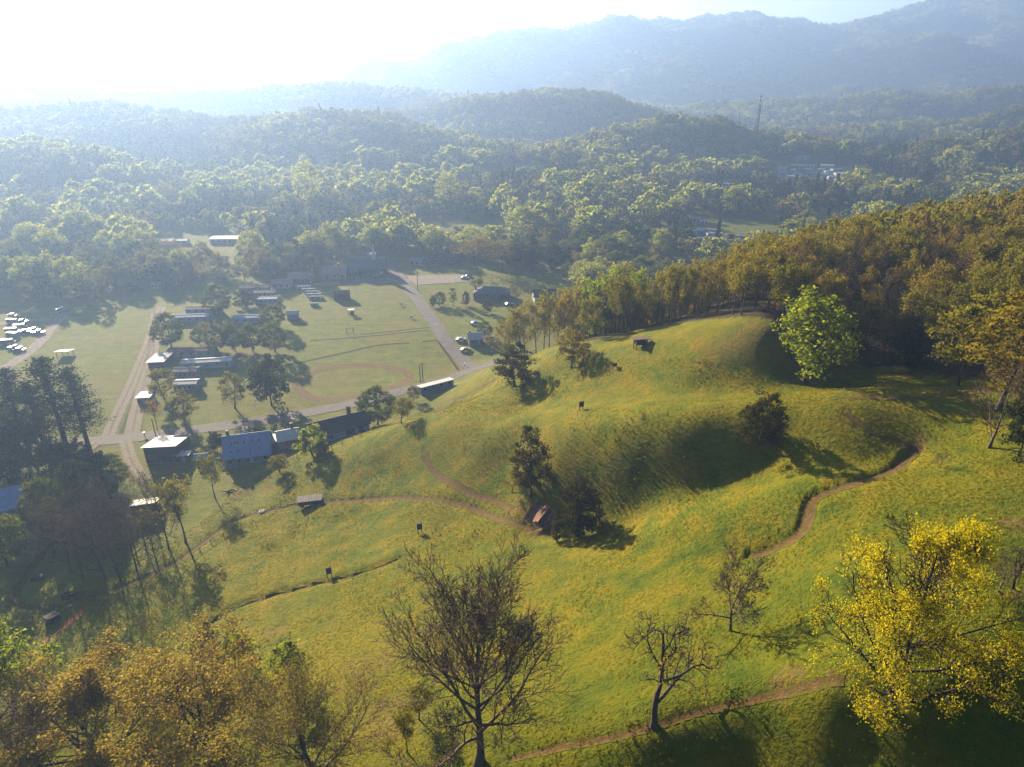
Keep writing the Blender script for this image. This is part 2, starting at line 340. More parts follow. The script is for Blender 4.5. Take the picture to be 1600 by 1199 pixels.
m_leaf('leaf_tan', (.32, .235, .065), (.44, .34, .09), .55, (1.15, 1.02, .5), (.32, .30, .04))
m_leaf('leaf_yellow', (.40, .36, .010), (.54, .48, .018), .55, (1.2, 1.1, .5))
m_leaf('leaf_dark', (.026, .042, .012), (.060, .076, .020), .3)
m_leaf('leaf_needle', (.014, .030, .013), (.035, .058, .020), .2)
m_leaf('leaf_cedar', (.040, .040, .010), (.095, .080, .022), .3)
m_leaf('leaf_mixed', (.10, .12, .026), (.19, .20, .04), .55, (1.2, 1.1, .6), (.16, .125, .045))
m_leaf('grass_blade', (.085, .125, .003), (.16, .175, .004), .55, (1.25, 1.1, .3), (.22, .185, .007))
m_leaf('weed_blade', (.05, .06, .014), (.10, .10, .025), .4, (1.2, 1.1, .6), (.16, .115, .04))
# ---------------------------------------------------------------- the ground sheet (finer near the camera's valley side, one mesh to the horizon)
ANG = np.concatenate([np.linspace(-180, -57, 36, endpoint=False), np.linspace(-57, 57, 540, endpoint=False), np.linspace(57, 180, 36, endpoint=False)])
ANG = np.radians(ANG); NA = len(ANG)
R0, R1, NR = 7.0, 3700.0, 620
RAD = R0 * (R1 / R0) ** (np.arange(NR) / (NR - 1)); LR = math.log(R1 / R0) / (NR - 1)
GXX = np.sin(ANG)[:, None] * RAD[None]; GYY = np.cos(ANG)[:, None] * RAD[None]
GZ = height(GXX, GYY)
ANGX = np.concatenate([ANG, [math.pi]])
def gh(x, y):
    x = np.asarray(x, float); y = np.asarray(y, float)
    th = np.arctan2(x, y); r = np.clip(np.hypot(x, y), R0, R1 * .9999)
    i = np.clip(np.searchsorted(ANGX, th, 'right') - 1, 0, NA - 1); a = (th - ANGX[i]) / (ANGX[i+1] - ANGX[i]); i2 = (i + 1) % NA
    f = np.log(r / R0) / LR; j = np.clip(f.astype(int), 0, NR - 2); b = (r - RAD[j]) / (RAD[j+1] - RAD[j])
    return (GZ[i, j] * (1 - b) + GZ[i, j+1] * b) * (1 - a) + (GZ[i2, j] * (1 - b) + GZ[i2, j+1] * b) * a
def cast(px, py):                       # photo pixel -> the ground point it looks at
    d = ray(px, py); hd = math.hypot(d[0], d[1]); r = np.exp(np.linspace(math.log(R0), math.log(R1 * .99), 2600))
    x = d[0] / hd * r; y = d[1] / hd * r; z = CAM_Z + d[2] / hd * r
    g = gh(x, y); k = np.argmax(z < g)
    if not (z < g).any(): k = len(r) - 1
    if k == 0: return Vector((x[0], y[0], g[0]))
    d0 = z[k-1] - g[k-1]; d1 = z[k] - g[k]; t = d0 / (d0 - d1)
    X, Y = x[k-1] + t * (x[k] - x[k-1]), y[k-1] + t * (y[k] - y[k-1])
    return Vector((X, Y, float(gh(X, Y))))
def to_px(x, y, z):
    u = np.asarray(x, float); dy = np.asarray(y, float); dz = np.asarray(z, float) - CAM_Z
    fw = dy * CP - dz * SP; up = dy * SP + dz * CP
    return 800 + FPX * u / fw, 599.5 - FPX * up / fw, fw
def spline(P, step):
    P = [np.array(p, float) for p in P]; out = []
    for i in range(len(P) - 1):
        p0 = P[max(i-1, 0)]; p1 = P[i]; p2 = P[i+1]; p3 = P[min(i+2, len(P)-1)]
        n = max(2, int(np.linalg.norm(p2 - p1) / step))
        for k in range(n):
            t = k / n; out.append(.5 * (2*p1 + (p2-p0)*t + (2*p0-5*p1+4*p2-p3)*t*t + (3*p1-p0-3*p2+p3)*t**3))
    out.append(P[-1]); return np.array(out)
# tracks: name, material, photo pixels, width in metres, cut depth, label
TRACKS = [
    ('dirt_path', 'dirt_track', [(70,858),(40,900),(22,935),(60,948),(130,935),(200,912),(270,880),(320,845),(362,815),(410,800),(462,790),(520,783),(600,777),(680,779),(740,793),(790,812),(835,826)], 1.7, .45),
    ('dirt_path', 'dirt_track', [(70,858),(110,828),(150,806),(190,790)], 2.0, .1),
    ('dirt_path', 'dirt_track', [(1175,866),(1215,852),(1250,832),(1264,805),(1270,780),(1300,764),(1350,748),(1400,730),(1420,712),(1432,704)], 1.6, .5),
    ('dirt_path', 'dirt_track', [(1322,645),(1340,660),(1370,680),(1400,690),(1418,697)], 1.1, .12),
    ('dirt_path', 'dirt_track', [(306,1030),(312,1000),(330,972),(370,948),(420,930),(480,914),(540,900),(585,886),(622,872)], 1.15, .8),
    ('dirt_path', 'dirt_track', [(664,706),(672,728),(695,748),(730,768),(775,782),(800,795)], 1.5, .3),
    ('dirt_path', 'dirt_track', [(800,1185),(880,1166),(1000,1140),(1100,1110),(1190,1090),(1260,1073),(1320,1062)], .8, .2),
    ('dirt_path', 'dirt_track', [(690,652),(705,636),(730,617),(760,600),(782,590)], 1.3, .3),
    ('dirt_path', 'dirt_track', [(1310,620),(1380,622),(1450,620),(1520,614),(1590,612)], 1.0, .12),
    ('dirt_bank', 'red_bank', [(60,1008),(85,990),(110,970),(132,952)], 1.8, .15),
]
tr_world = []
for nm, mt, px, w, dep in TRACKS:
    tr_world.append(spline([cast(*p)[:2] for p in px], .45 if max(q[1] for q in px) > 700 else .7))
_flat = np.zeros_like(GZ)
for (nm, mt, px, w, dep), pl in zip(TRACKS, tr_world):
    lo = pl.min(0) - w * 2; hi = pl.max(0) + w * 2
    ii, jj = np.where((GXX > lo[0]) & (GXX < hi[0]) & (GYY > lo[1]) & (GYY < hi[1]))
    q = np.stack([GXX[ii, jj], GYY[ii, jj]], 1); dist = np.full(len(q), 1e9)
    for k in range(0, len(pl)): dist = np.minimum(dist, np.hypot(q[:, 0] - pl[k, 0], q[:, 1] - pl[k, 1]))
    s = 1 - smooth(w * .46, w * .75, dist)
    GZ[ii, jj] -= dep * s; _flat[ii, jj] = np.maximum(_flat[ii, jj], 1 - smooth(w * .5, w * .9 + .4, dist))
# attributes
PXX, PYY, FWW = to_px(GXX, GYY, GZ)
FWW[FWW <= 1] = 1
def in_poly(px, py, poly):
    r = np.zeros(np.shape(px), bool); n = len(poly)
    for i in range(n):
        (x1, y1), (x2, y2) = poly[i], poly[(i+1) % n]
        if y1 == y2: continue
        c = ((y1 > py) != (y2 > py)) & (px < (x2 - x1) * (py - y1) / (y2 - y1) + x1); r ^= c
    return r
WOODS_EDGE = [(915,534),(955,527),(1000,514),(1110,499),(1180,497),(1215,505),(1240,545),(1320,560),(1430,572),(1480,588),(1560,590),(1700,600)]
_we = np.array([cast(*p)[:2] for p in WOODS_EDGE])
def woods_mask(x, y):                   # 1 behind the edge of the woods on the ridge
    ey = np.interp(x, _we[:, 0], _we[:, 1], left=1e6); 
    return (y > ey) & (x > _we[0, 0] - 2) & (y < 300 + .25 * x) & (y < 205 + 1.6 * np.maximum(x - 15, 0))
rr = np.hypot(GXX, GYY)
a_field = (1 - smooth(2.0, 7.0, GZ)) * (1 - smooth(380, 520, rr)); a_woods = woods_mask(GXX, GYY).astype(float) * (rr < 420) * smooth(4, 8, GZ)
a_canopy = smooth(330, 560, rr) * (.35 + .65 * smooth(3, 12, GZ))
gy_, gx_ = np.gradient(GZ)
slope = np.zeros_like(GZ); dr = np.gradient(RAD)
slope = np.abs(gx_) / dr[None] ; a_slope = smooth(.1, .5, slope) * (rr < 330)
a_dirt = np.zeros_like(GZ)
def blot(px, py, rad, amt=1.0):
    c = cast(px, py); d = np.hypot(GXX - c.x, GYY - c.y) + 1.2 * fbm(GXX / 3, GYY / 3, 2)
    np.maximum(a_dirt, amt * (1 - smooth(rad * .4, rad, d)), out=a_dirt)
for b in [(1434,700,2.0),(1588,820,2.6,.7),(320,1010,3.5),(850,822,4),(800,805,4.5,.7),(1230,1062,1.6,.6),(1300,1064,1.6,.6),(1175,525,6,.55),(1140,540,6,.5),(1500,612,5,.6),(690,640,5,.7),(610,1120,6,.55),(570,1050,6,.45),
          (1190,655,2.5,.4),(420,760,3,.5),(375,770,4,.6),(270,740,6,.5),(230,735,6,.5),(430,985,2.5,.5)]: blot(*b)
a_dirt = np.maximum(a_dirt, 0)
a_near_shade = (1 - smooth(46, 78, GYY + .25 * np.abs(GXX - 20) - np.clip(GXX, 0, 60) * .35 + 14 * fbm(GXX / 18, GYY / 18, 2))) * (rr < 140)  # where the near slope's darkening is painted into the grass colour
def build_ground():
    V = np.stack([GXX, GYY, GZ], -1).reshape(-1, 3)
    c = np.array([[0, 0, float(GZ[:, 0].mean())]]); V = np.concatenate([V, c])
    i = np.arange(NA)[:, None]; j = np.arange(NR - 1)[None]; i2 = (i + 1) % NA
    F = np.stack([i * NR + j, i * NR + j + 1, i2 * NR + j + 1, i2 * NR + j], -1).reshape(-1, 4)
    me = bpy.data.meshes.new('ground'); nv = len(V); nq = len(F); nt = NA
    T = np.stack([np.full(NA, nv - 1), np.arange(NA) * NR, ((np.arange(NA) + 1) % NA) * NR], -1)
    me.vertices.add(nv); me.vertices.foreach_set('co', V.ravel())
    me.loops.add(nq * 4 + nt * 3); me.loops.foreach_set('vertex_index', np.concatenate([F.ravel(), T.ravel()]))
    me.polygons.add(nq + nt); me.polygons.foreach_set('loop_start', np.concatenate([np.arange(nq) * 4, nq * 4 + np.arange(nt) * 3]))
    me.polygons.foreach_set('use_smooth', np.ones(nq + nt, bool))
    for k, a in (('field', a_field), ('woods', a_woods), ('canopy', a_canopy), ('slope', a_slope), ('dirt', a_dirt), ('near_shade', a_near_shade)):
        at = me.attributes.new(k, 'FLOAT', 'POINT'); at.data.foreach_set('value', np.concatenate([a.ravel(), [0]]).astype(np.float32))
    me.update(calc_edges=True); me.validate(); me.materials.append(M['ground'])
    o = bpy.data.objects.new('ground', me); scene.collection.objects.link(o); o['kind'] = 'structure'; o['label'] = 'rolling grassy pasture hills, valley floor and wooded ridges'
    return o
ground = build_ground()
# ---------------------------------------------------------------- helpers for objects
def link(o, parent=None):
    scene.collection.objects.link(o)
    if parent is not None: o.parent = parent
    return o
def mesh_obj(name, V, F, mat, parent=None, smooth_=False, uv=None):
    me = bpy.data.meshes.new(name); me.from_pydata([tuple(v) for v in V], [], [tuple(f) for f in F])
    if smooth_: me.polygons.foreach_set('use_smooth', np.ones(len(me.polygons), bool))
    if uv is not None:
        l = me.uv_layers.new(name='UVMap'); vi = np.empty(len(me.loops), int); me.loops.foreach_get('vertex_index', vi); l.data.foreach_set('uv', np.asarray(uv)[vi].astype(np.float32).ravel())
    if mat: me.materials.append(M[mat] if isinstance(mat, str) else mat)
    return link(bpy.data.objects.new(name, me), parent)
def tag(o, label, cat, group=None):
    o['label'] = label; o['category'] = cat
    if group: o['group'] = group
    return o
def empty(name, loc, yaw=0):
    o = bpy.data.objects.new(name, None); o.empty_display_size = .3; o.location = loc; o.rotation_euler = (0, 0, yaw); return link(o)
def ribbon(name, pl, width, mat, label=None, lift=.05, n=5, kind='structure', vary=.35, seed=0, closed=False):
    rs = np.random.RandomState(seed); T = np.gradient(pl, axis=0); T /= np.linalg.norm(T, axis=1, keepdims=True) + 1e-9; N = np.stack([-T[:, 1], T[:, 0]], 1)
    wv = width * (1 + vary * np.convolve(rs.randn(len(pl)), np.ones(7) / 7, 'same'))
    V = []; UV = []; F = []
    L = np.concatenate([[0], np.cumsum(np.linalg.norm(np.diff(pl, axis=0), axis=1))])
    for k in range(n):
        u = k / (n - 1); q = pl + N * ((u - .5) * wv)[:, None]; z = gh(q[:, 0], q[:, 1]) + lift
        V.append(np.column_stack([q, z])); UV.append(np.column_stack([np.full(len(q), u), L / width]))
    m = len(pl); V = np.concatenate(V); UV = np.concatenate(UV)
    for k in range(n - 1):
        for i in range(m - 1): F.append((k*m + i, k*m + i + 1, (k+1)*m + i + 1, (k+1)*m + i))
    o = mesh_obj(name, V, F, mat, None, True, UV); o['kind'] = kind
    if label: o['label'] = label
    me = o.data; nn = me.polygons[0].normal.z if len(me.polygons) else 1
    if nn < 0: me.flip_normals()
    return o
for k, ((nm, mt, px, w, dep), pl) in enumerate(zip(TRACKS, tr_world)): ribbon(nm, pl, w, mt, None, .05, 7, seed=k)
def road(name, px, width, mat, label=None, lift=.06, step=1.2, n=5, **kw):
    pl = spline([cast(*p)[:2] for p in px], step); return ribbon(name, pl, width, mat, label, lift, n, vary=.03, **kw), pl
ROAD_MAIN = [(-60,705),(60,697),(160,689),(250,679),(350,666),(450,650),(560,629),(650,606),(700,592),(745,576),(790,562)]
_, pl_main = road('road', ROAD_MAIN, 6.2, 'asphalt', 'grey asphalt road crossing the valley below the pasture', .09)
_, pl_north = road('road', [(746,577),(722,562),(700,537),(675,500),(650,466),(630,440),(612,416),(600,406),(560,392),(470,372),(420,340),(395,315)], 5.6, 'asphalt', 'grey asphalt road running up the field toward the church', .12)
road('lane', [(205,683),(212,650),(222,610),(232,575),(240,545),(246,505),(252,480)], 4.6, 'lane', 'pale gravel lane beside the mobile homes', .07)
road('lane', [(165,690),(182,650),(203,605),(222,560),(237,520),(243,490)], 4.2, 'lane', 'two-track lane west of the ditch', .07)
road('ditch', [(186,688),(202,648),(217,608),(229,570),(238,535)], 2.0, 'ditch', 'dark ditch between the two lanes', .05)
road('road', [(-40,602),(0,580),(35,558),(62,535),(80,512),(92,500),(100,488)], 5.0, 'gravel', 'curving grey gravel drive by the parked vehicles', .08)
road('road', [(88,503),(60,500),(30,501),(0,507),(-40,514)], 4.6, 'gravel', None, .11)
road('lane', [(196,690),(200,705),(206,722),(216,738),(226,752)], 3.6, 'lane', None, .13)
road('lane', [(150,692),(130,708),(112,722)], 4, 'lane', None, .12)
road('lane', [(388,660),(386,676),(384,690)], 3.4, 'gravel', None, .13); road('lane', [(455,651),(450,664),(446,678)], 3.2, 'gravel', None, .13)
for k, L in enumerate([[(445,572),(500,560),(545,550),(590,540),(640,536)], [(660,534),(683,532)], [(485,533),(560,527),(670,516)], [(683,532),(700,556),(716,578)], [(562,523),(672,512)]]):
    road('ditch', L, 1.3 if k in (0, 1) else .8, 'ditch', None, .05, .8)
road('path', [(470,612),(466,595),(490,580),(530,573),(580,571),(620,577),(640,588),(628,600),(590,612),(540,622),(495,625),(470,612)], 5.0, 'arena', 'brown oval riding track worn into the field', .05, .8)
road('lane', [(455,447),(520,443),(580,441),(622,438),(690,438),(728,436)], 5, 'gravel', None, .08)
def sheet(name, poly, mat, label=None, lift=.05):
    P = [cast(*p) for p in poly]; pts = [p.xy for p in P]
    bm = bmesh.new(); vs_ = [bm.verts.new((p.x, p.y, 0)) for p in P]; bm.faces.new(vs_); bmesh.ops.triangulate(bm, faces=bm.faces[:])
    for _ in range(4): bmesh.ops.subdivide_edges(bm, edges=[e for e in bm.edges if e.calc_length() > 4], cuts=1); bmesh.ops.triangulate(bm, faces=bm.faces[:])
    for v in bm.verts: v.co.z = float(gh(v.co.x, v.co.y)) + lift
    bmesh.ops.recalc_face_normals(bm, faces=bm.faces[:])
    if bm.faces[:] and bm.faces[0].normal.z < 0: bmesh.ops.reverse_faces(bm, faces=bm.faces[:])
    me = bpy.data.meshes.new(name); bm.to_mesh(me); bm.free(); me.materials.append(M[mat]); o = link(bpy.data.objects.new(name, me)); o['kind'] = 'structure'
    if label: o['label'] = label
sheet('pavement', [(535,431),(612,428),(624,438),(580,443),(530,444)], 'asphalt', 'grey parking lot in front of the church', .15)
sheet('pavement', [(634,431),(725,430),(742,440),(650,446)], 'gravel', 'pale gravel parking lot east of the church road', .15)
# ---------------------------------------------------------------- haze: the morning air over the whole valley
def build_haze():
    X, Yb, Yf, zb, zt = 3800, -3800, 3800, float(GZ.min()) - 1.5, float(GZ.max()) + 30
    V = [(sx * X, y, z) for z in (zb, zt) for y in (Yb, Yf) for sx in (-1, 1)]
    F = [(0, 2, 3, 1), (4, 5, 7, 6), (0, 1, 5, 4), (2, 6, 7, 3), (0, 4, 6, 2), (1, 3, 7, 5)]
    t = NT('haze'); v = t.n('ShaderNodeVolumePrincipled'); v.inputs['Color'].default_value = (.36, .56, 1.0, 1); v.inputs['Density'].default_value = HAZE_DENSITY
    v.inputs['Anisotropy'].default_value = .50; t.l(v.outputs[0], t.out.inputs['Volume'])
    o = mesh_obj('haze', V, F, t.m); o['kind'] = 'stuff'; o['label'] = 'pale blue morning haze filling the valley'
    return o
haze = build_haze()
# ---------------------------------------------------------------- tree meshes
def tubes_mesh(name, polys, mat):
    """polys: list of (points Nx3, radii N, sides) -> one mesh of tapered tubes"""
    VV = []; FF = []; base = 0
    for P, R, ns in polys:
        P = np.asarray(P, float); n = len(P); T = np.gradient(P, axis=0); T /= np.linalg.norm(T, axis=1, keepdims=True) + 1e-9
        ref = np.array([1, 0, 0.]) if abs(T[0, 0]) < .8 else np.array([0, 1., 0])
        U = np.cross(T, ref); U /= np.linalg.norm(U, axis=1, keepdims=True) + 1e-9; W = np.cross(T, U)
        a = np.arange(ns) * 2 * math.pi / ns
        ring = P[:, None] + (np.cos(a)[None, :, None] * U[:, None] + np.sin(a)[None, :, None] * W[:, None]) * np.asarray(R)[:, None, None]
        VV.append(ring.reshape(-1, 3))
        i = np.arange(n - 1)[:, None] * ns; k = np.arange(ns)[None]; k2 = (k + 1) % ns
        FF.append(np.stack([i + k, i + k2, i + ns + k2, i + ns + k], -1).reshape(-1, 4) + base); base += n * ns
    return quad_mesh(name, np.concatenate(VV), np.concatenate(FF), mat, True)
def quad_mesh(name, V, F, mat, sm=False):
    me = bpy.data.meshes.new(name); me.vertices.add(len(V)); me.vertices.foreach_set('co', np.asarray(V, np.float32).ravel())
    me.loops.add(len(F) * 4); me.loops.foreach_set('vertex_index', np.asarray(F, np.int32).ravel())
    me.polygons.add(len(F)); me.polygons.foreach_set('loop_start', np.arange(len(F), dtype=np.int32) * 4)
    if sm: me.polygons.foreach_set('use_smooth', np.ones(len(F), bool))
    me.update(calc_edges=True); me.materials.append(M[mat]); return me
def leaf_mesh(name, C, size, mat, rs, flat=.0, aspect=.6):
    C = np.asarray(C); n = len(C); s = size * rs.uniform(.6, 1.35, n)
    d = rs.randn(n, 3); d[:, 2] *= (1 - flat); d /= np.linalg.norm(d, axis=1, keepdims=True); e = rs.randn(n, 3); e -= d * (e * d).sum(1, keepdims=True); e /= np.linalg.norm(e, axis=1, keepdims=True)
    f = np.cross(d, e); a = (d * s[:, None]) * .5; b = e * (s * aspect)[:, None] * .5; bend = f * (s * .14)[:, None]
    V = np.stack([C - a, C + b * rs.uniform(.7, 1.2, (n, 1)) + bend, C + a, C - b * rs.uniform(.7, 1.2, (n, 1)) + bend], 1).reshape(-1, 3)
    return quad_mesh(name, V, np.arange(n * 4).reshape(-1, 4), mat)
def rot_about(v, ax, ang):
    ax = ax / (np.linalg.norm(ax) + 1e-9); return v * math.cos(ang) + np.cross(ax, v) * math.sin(ang) + ax * np.dot(ax, v) * (1 - math.cos(ang))
class Grow:
    """recursive branching: levels = list of dicts (n children, len ratio, angle, gnarl, up, start)"""
    def __init__(s, seed, levels, rmin=.014):
        s.rmin = rmin
        s.rs = np.random.RandomState(seed); s.L = levels; s.polys = []; s.tips = []
    def go(s, p, d, length, r, lv, prof=None):
        rs = s.rs; L = s.L[lv]; n = L.get('seg', 4); pts = [p]; dirs = [d]
        for k in range(n):
            d = d + rs.randn(3) * L['gnarl'] + np.array([0, 0, L['up']]); d = d / np.linalg.norm(d); p = p + d * length / n; pts.append(p); dirs.append(d)
        t = np.linspace(0, 1, n + 1); tp = L.get('taper', .75); R = r * (1 - tp * t)
        s.polys.append((np.array(pts), R, (9, 6, 4, 3, 3, 3)[lv]))
        if lv == len(s.L) - 1:
            s.tips.append(pts[-1]); s.tips.append(pts[n // 2] if n > 1 else pts[-1]); return
        nc = L['n']; st = L.get('start', .3); ph = rs.rand() * 6.28
        for c in range(nc):
            u = st + (1 - st) * (c + rs.rand() * .7) / nc; u = min(u, .99); f = u * n; i = min(int(f), n - 1); q = pts[i] + (pts[i+1] - pts[i]) * (f - i); dd = dirs[i+1]
            ph += 2.4 + rs.randn() * .4
            side = np.cross(dd, np.array([.3, .1, 1.0])); side /= np.linalg.norm(side) + 1e-9; side = rot_about(side, dd, ph)
            ang = L['ang'] * (1.25 - .5 * u) * rs.uniform(.8, 1.2); nd = dd * math.cos(ang) + side * math.sin(ang)
            if nd[2] < -.25: nd[2] *= .3
            nd /= np.linalg.norm(nd)
            fac = prof(u) if (prof and lv == 0) else (1.15 - .6 * u)
            cr = min(r * (1 - tp * u) * L.get('rr', .6), r * .75)
            s.go(q, nd, length * L['lr'] * fac * rs.uniform(.75, 1.2), max(cr, s.rmin), lv + 1)
def bare_mesh(seed, H, levels, mat, trunk_r, prof=None, lean=(0, 0), name='trunk', rmin=.014):
    g = Grow(seed, levels, rmin); d = np.array([lean[0], lean[1], 1.0]); d /= np.linalg.norm(d)
    g.go(np.array([0, 0, -.4]), d, H * levels[0].get('frac', .8), trunk_r, 0, prof)
    # root flare
    a = g.polys[0]; a[1][0] *= 1.5
    return tubes_mesh(name, g.polys, mat), np.array(g.tips)
OAK = [dict(n=26, lr=.62, ang=.72, gnarl=.05, up=.06, seg=9, taper=.88, start=.22, frac=.88, rr=.55), dict(n=10, lr=.50, ang=.55, gnarl=.09, up=.07, seg=6, start=.22, rr=.55), dict(n=8, lr=.48, ang=.6, gnarl=.12, up=.06, seg=4, start=.2, rr=.6), dict(n=4, lr=.5, ang=.6, gnarl=.14, up=.05, seg=3, start=.2, rr=.7), dict(n=0, lr=0, ang=0, gnarl=.15, up=.03, seg=2)]
SPREAD = [dict(n=11, lr=.85, ang=1.0, gnarl=.10, up=.05, seg=7, taper=.85, start=.3, frac=.62, rr=.6), dict(n=8, lr=.5, ang=.7, gnarl=.13, up=.05, seg=6, start=.25, rr=.55), dict(n=6, lr=.5, ang=.7, gnarl=.15, up=.05, seg=4, start=.2, rr=.6), dict(n=4, lr=.5, ang=.7, gnarl=.16, up=.03, seg=3, start=.2, rr=.7), dict(n=0, lr=0, ang=0, gnarl=.15, up=.02, seg=2)]
GNARL = [dict(n=7, lr=.75, ang=.95, gnarl=.14, up=.08, seg=8, taper=.75, start=.28, frac=.72, rr=.7), dict(n=6, lr=.5, ang=.85, gnarl=.30, up=.05, seg=7, start=.25, rr=.6), dict(n=5, lr=.45, ang=.8, gnarl=.28, up=.06, seg=5, start=.2, rr=.55), dict(n=4, lr=.45, ang=.7, gnarl=.2, up=.04, seg=3, start=.2, rr=.6), dict(n=0, lr=0, ang=0, gnarl=.2, up=.02, seg=2)]
LIMB = [dict(n=10, lr=.50, ang=.75, gnarl=.05, up=.05, seg=6, taper=.85, start=.35, frac=.85, rr=.5), dict(n=5, lr=.5, ang=.6, gnarl=.12, up=.07, seg=4, start=.3, rr=.55), dict(n=0, lr=0, ang=0, gnarl=.14, up=.05, seg=3)]
BAREMID = [dict(n=12, lr=.52, ang=.72, gnarl=.05, up=.07, seg=6, taper=.85, start=.3, frac=.85, rr=.5), dict(n=6, lr=.5, ang=.6, gnarl=.12, up=.07, seg=4, start=.25, rr=.55), dict(n=5, lr=.5, ang=.6, gnarl=.14, up=.06, seg=3, start=.2, rr=.6), dict(n=0, lr=0, ang=0, gnarl=.14, up=.04, seg=2)]
def crown_points(rs, H, R, zc, rz, nclump, per, rad, shape='round', hollow=.55):
    """leaf positions in clumps spread through the crown's volume"""
    out = []
    for k in range(nclump):
        v = rs.randn(3); v /= np.linalg.norm(v); rr_ = (hollow + (1 - hollow) * rs.rand()) ** .8 * rs.uniform(*((.86, 1.02) if shape == 'dome' else (.72, 1.08)))
        z = v[2] * rz * rr_; w = 1.0
        if shape == 'cone': t = rs.rand() ** .75; z = (t * 2 - 1) * rz; w = (1 - t) * 1.0 + .08; v[2] = 0; v /= np.linalg.norm(v) + 1e-9; rr_ = rs.uniform(.3, 1)
        if shape in ('egg', 'dome'): w = 1 - (.35 if shape == 'egg' else .12) * (z / rz)
        c = np.array([v[0] * R * rr_ * w, v[1] * R * rr_ * w, zc + z]); cr = rad * rs.uniform(.6, 1.3)
        p = rs.randn(per, 3); p /= np.linalg.norm(p, axis=1, keepdims=True); p *= (rs.rand(per, 1) ** .45) * cr; p[:, 2] *= .75; out.append(c + p)
    return np.concatenate(out)
# unit trees: height 1 (scaled per object); (trunk mesh, crown mesh, crown width / height)
PROTO = {}
def make_proto(key, seed, style, leafmat, bark, H=12.0, dens=1.0, lsize=.42):
    rs = np.random.RandomState(seed); w = .6
    if style == 'round': tr, tips = bare_mesh(seed, H * .75, LIMB, bark, .22); C = crown_points(rs, H, H*.36, H*.54, H*.44, int(110*dens), 36, H*.072, 'dome', .72); w = .72
    elif style == 'egg': tr, tips = bare_mesh(seed, H * .85, LIMB, bark, .20); C = crown_points(rs, H, H*.27, H*.58, H*.42, int(52*dens), 50, H*.085, 'egg'); w = .58
    elif style == 'poplar': tr, tips = bare_mesh(seed, H * .9, LIMB, bark, .16); C = crown_points(rs, H, H*.14, H*.56, H*.44, int(46*dens), 44, H*.06, 'egg'); w = .36
    elif style == 'bush': tr, tips = bare_mesh(seed, H * .6, LIMB, bark, .16); C = crown_points(rs, H, H*.34, H*.48, H*.48, int(60*dens), 56, H*.095, 'egg', .35); w = .78
    elif style == 'cedar': tr, tips = bare_mesh(seed, H * .7, LIMB, bark, .18); C = crown_points(rs, H, H*.33, H*.50, H*.49, int(80*dens), 60, H*.07, 'egg', .4); w = .66
    elif style == 'budding':
        tr, tips = bare_mesh(seed, H * .95, BAREMID, bark, .17); k = rs.randint(0, len(tips), int(1500*dens)); C = tips[k] + rs.randn(len(k), 3) * .32; w = .62
    elif style == 'bare': tr, tips = bare_mesh(seed, H * .95, [dict(BAREMID[0], start=.14, n=18, ang=.8)] + BAREMID[1:], bark, .17, rmin=.025); k = rs.randint(0, len(tips), int(700*dens)); C = tips[k] + rs.randn(len(k), 3) * .25; w = .62
    elif style == 'pine':
        P = [(np.array([[0, 0, -.4], [.1, .05, H*.5], [0, 0, H]]), np.array([.26, .17, .03]), 7)]; C = []
        for t in np.linspace(.28, .98, 26):
            nb = 5; R_ = H * .24 * (1.02 - t) ** .6 * rs.uniform(.75, 1.1)
            for b in range(nb):
                a = rs.rand() * 6.28; L = R_ * rs.uniform(.6, 1.1); tip = np.array([math.cos(a) * L, math.sin(a) * L, H * t + L * rs.uniform(-.05, .30)]); o_ = np.array([0, 0, H * t])
                P.append((np.array([o_, tip]), np.array([.045, .012]), 3)); q = rs.rand(26, 1) ** .6; C.append(o_ + (tip - o_) * q + rs.randn(26, 3) * np.array([.30, .30, .16]) * (.6 + .6 * q))
        tr = tubes_mesh('trunk', P, bark); C = np.concatenate(C); w = .46
    zmax = np.percentile(C[:, 2], 99.5)
    if style in ('budding', 'bare'): C = C[C[:, 2] < H * 1.25]
    cr = leaf_mesh('crown', C, lsize * (.75 if style in ('pine', 'cedar') else 1), leafmat, rs, .2, .45 if style == 'pine' else .65)
    wid = 2 * np.percentile(np.hypot(C[:, 0], C[:, 1]), 93)
    PROTO.setdefault(key, []).append((tr, cr, float(zmax), float(wid)))
for sd in (1, 2, 3): make_proto('fresh', sd, 'egg', 'leaf_fresh', 'bark_grey', 12, 1.5, .38); make_proto('gold', sd + 25, 'egg', 'leaf_gold', 'bark_grey', 12, 1.5, .36); make_proto('pale', sd + 5, 'egg' if sd < 3 else 'round', 'leaf_pale', 'bark_grey', 12, 1.3); make_proto('green', sd + 10, 'round', 'leaf_green', 'bark_dark', 12, 1.6); make_proto('olive', sd + 20, 'egg', 'leaf_olive', 'bark_grey')
for sd in (1, 2, 3, 4): make_proto('bud', sd + 30, 'budding', 'leaf_bud', 'bark_grey', 13, 1.5, .34); make_proto('budolive', sd + 40, 'budding', 'leaf_olive', 'bark_grey', 13, 1.8, .36)
for sd in (1, 2, 3): make_proto('bare', sd + 50, 'bare', 'leaf_twig', 'bark_warm', 13, 1, .25); make_proto('pine', sd + 60, 'pine', 'leaf_needle', 'bark_dark', 15, 1, .42)
for sd in (1, 2): make_proto('poplar', sd + 70, 'poplar', 'leaf_pale', 'bark_grey'); make_proto('cedar', sd + 80, 'cedar', 'leaf_cedar', 'bark_dark', 9, 1.2, .36); make_proto('dark', sd + 90, 'bush', 'leaf_dark', 'bark_dark', 10, 1.2); make_proto('shrub', sd + 100, 'bush', 'leaf_fresh', 'bark_dark', 7, .8, .35); make_proto('mixed', sd + 110, 'round', 'leaf_mixed', 'bark_grey')
